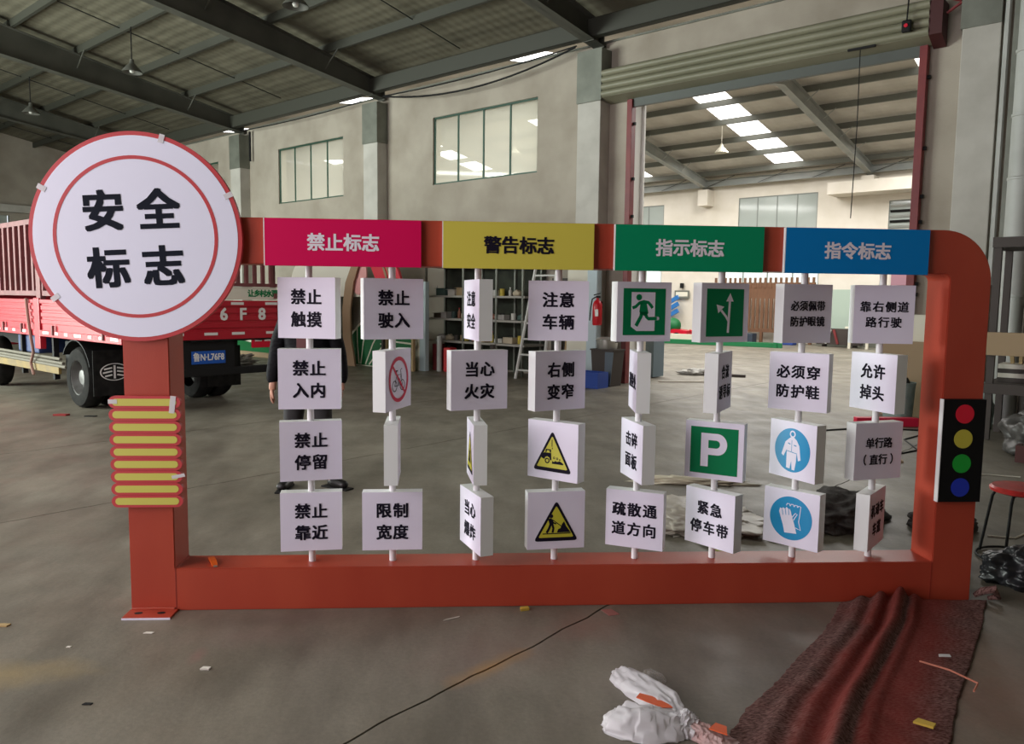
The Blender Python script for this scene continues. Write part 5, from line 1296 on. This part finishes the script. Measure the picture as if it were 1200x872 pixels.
build('paper_label', lathe(BM(), [(.0862, .12), (.0862, .28)], 24, cap=False), m_refl, ex, True) if False else build('paper_label', mbox(.01, .075, -.0875, -.083, .16, .28), m_refl, ex)
build('wall_hook', mbox(-.03, .03, .086, .12, .3, .42), m_dark, ex)
t = wempty('bin', 'tall dark bin at the foot of the middle pillar', 'bin', -.05, -.62, 0); build('bin_body', prism(BM(), [(-.2, 0), (.16, 0), (.22, .62), (-.25, .62)], -.17, .17), m_rackd, t); build('side_panel', prism(BM(), [(.05, .02), (.165, .02), (.225, .6), (.05, .6)], -.18, -.171), mat('slate_panel', (.11, .14, .17), .5), t); build('rim', mbox(-.26, .23, -.19, .19, .62, .645), m_rackd, t)
t = wempty('steel_pot', 'dented silver pot sitting on top of the dark bin', 'pot', -.08, -.62, .646); build('pot_body', lathe(BM(), [(.001, 0), (.17, 0), (.18, .02), (.19, .16), (.2, .17), (.19, .18), (.16, .2), (.001, .21)], 28, cap=False), m_alu, t, True); build('rim_lid', lathe(BM(), [(.19, .2), (.14, .25), (.02, .26), (.02, .29)], 24), m_alu, t, True) if False else None
for s_ in (-1, 1): bm = BM(); tube(bm, [(s_*.19, -.03, .12), (s_*.23, 0, .13), (s_*.19, .03, .12)], .008, 6); build('handle', bm, m_dark, t)
t = wempty('crate', 'blue plastic crate on the floor at the foot of the middle pillar', 'crate', -.16, -1.05, 0)
bm = BM(); box(bm, -.29, .29, -.15, .15, 0.0, .015); box(bm, -.3, .3, -.16, -.145, 0, .27); box(bm, -.3, .3, .145, .16, 0, .27); box(bm, -.3, -.285, -.145, .145, 0, .27); box(bm, .285, .3, -.145, .145, 0, .27); box(bm, -.31, .31, -.17, -.16, .23, .27); box(bm, -.31, .31, -.17, -.16, 0, .03)
build('crate_body', bm, m_bluep, t)
t = wempty('rail_bracket', 'thin grey wall rail above the fire extinguisher right of the post', 'rail', -.1, -.2, 2.15); build('rail', mbox(-.1, .45, -.03, -.0, 0, .04), m_dark, t)

# painted cut-out props and boards (left of the shelving)
cp = wempty('leaf_cutout', 'painted green leafy cut-out with white veins standing on the floor', 'cutout', -5.4, -1.25)
def leafpts():
    pts = [(-1.12, 0.0), (-1.18, .55), (-.75, .90), (-.45, 1.08), (-.1, .98), (.25, .92), (.6, .85), (.95, .75), (1.08, .55), (.92, .30), (.78, .16), (.6, 0.0)]
    return pts
build('cutout_edge', prism(BM(), leafpts(), -.03, .03), m_cream, cp)
bm = BM(); prism(bm, [(x*.96, max(z*.95, .02)) for x, z in leafpts()], -.036, -.031); build('green_face', bm, m_leaf, cp)
for k, (a, b, c) in enumerate(([(-1.0, .04), (-1.05, .3), (-1.12, .5)], [(-.72, .04), (-.8, .5), (-.78, .82)], [(-.66, .04), (-.6, .5), (-.42, .98)], [(-.5, .04), (-.3, .5), (.1, .93)], [(-.38, .04), (.0, .45), (.55, .78)], [(.0, .5), (.4, .62), (.98, .55)], [(-.2, .3), (.3, .35), (.9, .34)])):
    q = BM(); stroke(q, [a, ((a[0]+2*b[0]+c[0])/4, (a[1]+2*b[1]+c[1])/4), c], .035, -.040, -.0365); build('vein', q, m_cream, cp)
fc = wempty('flower_cutout', 'large white petal cut-out with pink tip behind the second pole', 'cutout', -6.7, -1.35)
bm = BM(); prism(bm, circ(-.9, 1.75, .95, 30, R(-20), R(200), .75), -.03, .0); prism(bm, circ(.15, 1.9, .8, 30, R(-30), R(210), .8), -.062, -.031); build('petals', bm, mat('petal_cream', (.66, .60, .52), .7), fc)
build('pink_petal', prism(BM(), circ(.78, 2.0, .27, 24, 0, 2*PI, .46), -.10, -.07), m_pink, fc)
build('trunk', prism(BM(), [(.38, 0), (.30, .6), (.28, 1.2), (.40, 1.8), (.72, 2.35), (.95, 2.35), (.68, 1.8), (.56, 1.2), (.58, .6), (.72, 0)], -.16, -.12), m_tan, fc)
build('stay', mbox(-.5, -.45, .001, .05, 0, 2.2), m_rackd, fc)
rc = wempty('striped_cutout', 'red cut-out with gold stripes behind the magenta header panel', 'cutout', -5.15, -1.5)
prism_pts = circ(.1, 1.5, .62, 24, R(0), R(130), .9)+[(.1, 1.5)]
build('red_field', prism(BM(), prism_pts, -.03, .03), m_lr, rc)
for k in range(3): q = BM(); stroke(q, [(.05+.16*k, 2.35-.1*k), (.25+.14*k, 1.9-.05*k), (.35+.12*k, 1.55)], .06, -.045, -.031); build('gold_stripe', q, m_tan, rc)
build('stay', mbox(.0, .06, .031, .08, 0, 1.6), m_rackd, rc)
wd_ = wempty('display_board', 'tall white display board with pale blue edge left of the shelving', 'board', -4.55, -1.12)
build('board', mbox(-.35, .25, -.05, .05, 0, 1.82), m_cream, wd_); build('blue_edge', mbox(.2501, .42, -.05, .05, 0, 1.82), m_paleblue, wd_)
wf_ = wempty('wooden_frame', 'wooden frame with green base leaning on the white display board', 'frame', -4.55, -1.38)
for a_ in ((-.55, .32, .82, .88), (-.55, .32, 0, .06)): build('rail', mbox(a_[0], a_[1], -.03, .03, a_[2], a_[3]), m_wood, wf_)
for x in (-.55, .26): build('stile', mbox(x, x+.06, -.03, .03, .06, .82), m_wood, wf_)
build('green_base', prism(BM(), [(-.49, .06), (.26, .06), (.26, .42), (-.1, .36), (-.49, .28)], -.01, .01), m_leaf, wf_)
t = wempty('dark_bundle', 'brown furry bundle behind the leafy cut-out', 'bundle', -6.15, -.75, 0); bm = BM(); bmesh.ops.create_icosphere(bm, subdivisions=4, radius=1)
for v in bm.verts: d = 1+.35*noise.noise(v.co*3); v.co = Vector((v.co.x*.42*d, v.co.y*.25*d, max(v.co.z, -.98)*.72*d+.70))
build('bundle', bm, mat('brown_fur', (.07, .035, .025), .95, bump=.5, scale=30), t, 'all')
t = wempty('green_board', 'low green and cream board lying behind the lorry tail', 'board', -10.3, -1.6); build('green_face', prism(BM(), [(-1.8, 0.02), (1.6, 0.02), (1.6, .42), (.6, .30), (-.4, .42), (-1.8, .7)], -.03, .02), m_leaf, t); build('cream_board', mbox(-1.8, 1.6, .03, .06, 0, 1.15), m_cream, t); build('foot', mbox(-1.8, 1.6, -.06, -.031, 0, .12), m_card, t)
t = wempty('picture_frame', 'small dark framed picture propped above the boards behind the leftmost pole', 'picture', -8.9, -.55, 1.9); build('frame', mbox(-.28, .28, -.02, .02, 0, .42), m_dark, t); build('print', mbox(-.22, .22, -.026, -.021, .05, .37), m_paper, t); build('stand', mbox(-.04, .04, .021, .07, -1.9, .3), m_rackd, t)
t = wempty('cabinet', 'dark cabinet standing against the wall behind the leftmost pole', 'cabinet', -8.2, -.5); build('body', mbox(-.4, .4, -.2, .3, 0, 2.3), m_steelc, t); build('door', mbox(-.38, .38, -.22, -.201, .05, 2.25), m_steelc, t)
o = wcrumple('rubble_bag', -8.0, -3.3, 0, .45, .3, .14, mat('grey_rubble', (.30, .28, .26), .7, col2=(.4, .38, .35), scale=10), .5, 7, 5, 41, rot=.3); tag(o, 'grey pile of crumpled packing behind the lorry bumper', 'packing')

# ================================================================= SECOND HALL
bf = wempty('slatted_screen', 'brown slatted wooden screen standing along the far wall of the second hall', 'screen', -4.2, 15.75)
build('solid_band', mbox(-1.92, 1.92, -.02, .02, 1.62, 2.2), m_wpc, bf); build('bottom_rail', mbox(-1.92, 1.92, -.03, .03, .38, .52), m_wpc, bf)
for k in range(20):
    x = -1.85+k*3.7/19; build('crest_slat' if False else 'slat', mbox(x-.05, x+.05, -.035, -.021, 2.0, 2.38), m_wpc, bf)
s0_ = None
for k in range(23):
    x = -1.86+k*3.72/22
    if s0_ is None: s0_ = build('slat', mbox(-.058, .058, -.02, .02, .52, 1.62), m_wpc, bf, loc=(x, 0, 0))
    else: share(s0_, bf, (x, 0, 0))
for x in (-1.8, 0, 1.8): build('leg', mbox(x-.05, x+.05, -.05, .05, 0, .38), m_wpc, bf)
t = wempty('green_rail', 'long green steel rail lying on the second hall floor', 'rail', -4.35, 12.6, 0, R(8)); build('rail', mbox(-2.1, 2.1, -.07, .07, 0, .16, bev=.01), m_greenrail, t)
for x in (-2.0, 1.9): build('foot', mbox(x-.05, x+.05, -.12, -.071, 0, .3), m_greenrail, t)
t = wempty('white_rail', 'long white beam lying behind the green rail', 'rail', -5.6, 13.4, 0, R(6)); build('rail', mbox(-1.0, 1.2, -.08, .08, 0, .3), m_cream, t)
t = wempty('cart', 'red hand cart with green cloth standing behind the white beam', 'cart', -6.9, 14.6); build('bed', mbox(-.5, .4, -.25, .25, .25, .42, rot=Matrix.Rotation(.1, 3, 'Y')), m_lr, t); bm = BM(); bmesh.ops.create_icosphere(bm, subdivisions=3, radius=.3, matrix=Matrix.Translation((-.3, 0, .55)))
build('green_cloth', bm, m_leaf, t, 'all'); bm = BM(); tube(bm, [(.4, 0, .4), (.75, 0, .25), (.9, 0, .2)], .03, 6); build('handle', bm, m_lr, t)
for y_ in (-.28, .28): build('wheel', lathe(BM(), [(.15, -.03), (.15, .03)], 16, c=(0, y_, .15), axis='y'), m_rubber, t)
for k in range(3):
    t = wempty('blue_bracket', ['upper', 'middle', 'lower'][k]+' of three slanted blue plastic arms on the second hall wall', 'bracket', -8.15, 16.0, 1.45-.27*k, 0, 'blue arms on the far wall'); build('arm', mbox(-.42, .42, -.05, .05, -.08, .08, rot=Matrix.Rotation(-.5, 3, 'Y')), mat('bright_blue', (.03, .18, .50), .4) if k == 0 else bpy.data.materials['bright_blue'], t)
t = wempty('wall_notice', 'small grey notice board with lamp on the second hall wall', 'notice', -7.75, 16.24, 1.75); build('board', mbox(-.32, .32, -.04, .0, -.16, .16), m_steelc, t); build('paper', mbox(-.26, .26, -.046, -.041, -.08, .10), m_cream, t); build('lamp', mbox(-.07, .07, -.08, 0, .25, .45), m_dark, t)
pg = wempty('glass_sheet', 'tall pale green glass sheet leaning by the second hall wall', 'glass', -.5, 15.9); build('sheet', mbox(-1.75, 1.2, -.02, .02, .35, 1.95), mat('pale_green_panel', (.42, .52, .44), .3), pg); build('base_rack', mbox(-1.7, 1.2, -.1, .1, 0, .34), m_steelc, pg)
t = wempty('dark_machine', 'low dark machinery along the second hall wall right of the screen', 'machine', -1.2, 15.2); build('body', mbox(-.7, .7, -.2, .2, .08, .62), m_rackd, t); build('vane', mbox(-.35, -.28, -.26, -.201, .1, .6, rot=Matrix.Rotation(.3, 3, 'Y')), m_duct, t); build('vane', mbox(-.1, -.03, -.26, -.201, .1, .6, rot=Matrix.Rotation(-.3, 3, 'Y')), m_track, t)
for x in (-.5, .5): build('foot', mbox(x-.05, x+.05, -.1, .1, 0, .08), m_rackd, t)
t = wempty('plastic_tub', 'blue plastic tub under the slatted screen', 'tub', -3.0, 15.0); build('tub', mbox(-.3, .35, -.2, .2, 0, .38, bev=.03), m_bluep, t)
t = wempty('dark_chest', 'dark chest on the floor under the slatted screen', 'chest', -4.7, 15.3); build('chest', mbox(-.45, .45, -.2, .2, 0, .34, bev=.02), mat('navy_chest', (.03, .045, .07), .6), t)
t = wempty('pink_bag', 'pink bag beside the white trestle in the second hall', 'bag', .6, 15.2); bm = BM(); bmesh.ops.create_icosphere(bm, subdivisions=3, radius=1)
for v in bm.verts: v.co = Vector((v.co.x*.3, v.co.y*.2, max(v.co.z, -.9)*.3+.27))
build('bag', bm, mat('pink_fabric', (.60, .12, .25), .7), t, 'all')
t = wempty('trestle', 'white trestle with two legs near the second hall wall', 'trestle', -.2, 14.6); build('top', mbox(-.6, .9, -.2, .2, .66, .72), m_cream, t)
for x in (-.5, .05, .8): build('leg', mbox(x-.04, x+.04, -.04, .04, 0, .66), m_cream, t)
t = wempty('poster_board', 'pink and grey board hanging on the second hall wall at the right', 'board', .95, 16.2, 2.1); build('board', mbox(-.9, 1.0, -.03, .03, 0, .75), mat('mauve_board', (.34, .18, .22), .7), t); build('lower_board', mbox(-.9, 1.0, -.03, .03, -.35, -.02), m_steelc, t)
# litter on the doorway floor
o = wcrumple('film_heap', .05, 2.5, 0, .35, .25, .07, mat('grey_film', (.34, .33, .30), .5), .5, 6, 4, 51, rot=.3); tag(o, 'grey crumpled sheet on the floor just inside the doorway', 'plastic sheet')
t = wempty('wood_offcut', 'long pale strip of wood on the doorway floor', 'offcut', .62, .85, 0, .75); build('offcut', mbox(-.45, .45, -.03, .03, 0, .03), m_paper, t)
t = wempty('wood_offcut', 'dark scrap of wood on the doorway floor beside the grey sheet', 'offcut', .9, 2.6, 0, .3); build('offcut', mbox(-.15, .15, -.05, .05, 0, .05), m_rackd, t)
t = wempty('white_cabinet', 'white cabinet just inside the doorway behind the running man sign box', 'cabinet', -.35, 1.3); build('body', mbox(-.2, .02, -.2, .2, 0.02, .9), m_refl, t); build('side', mbox(.0201, .20, -.2, .2, 0.02, .9), mat('slate_side', (.12, .17, .2), .5), t)
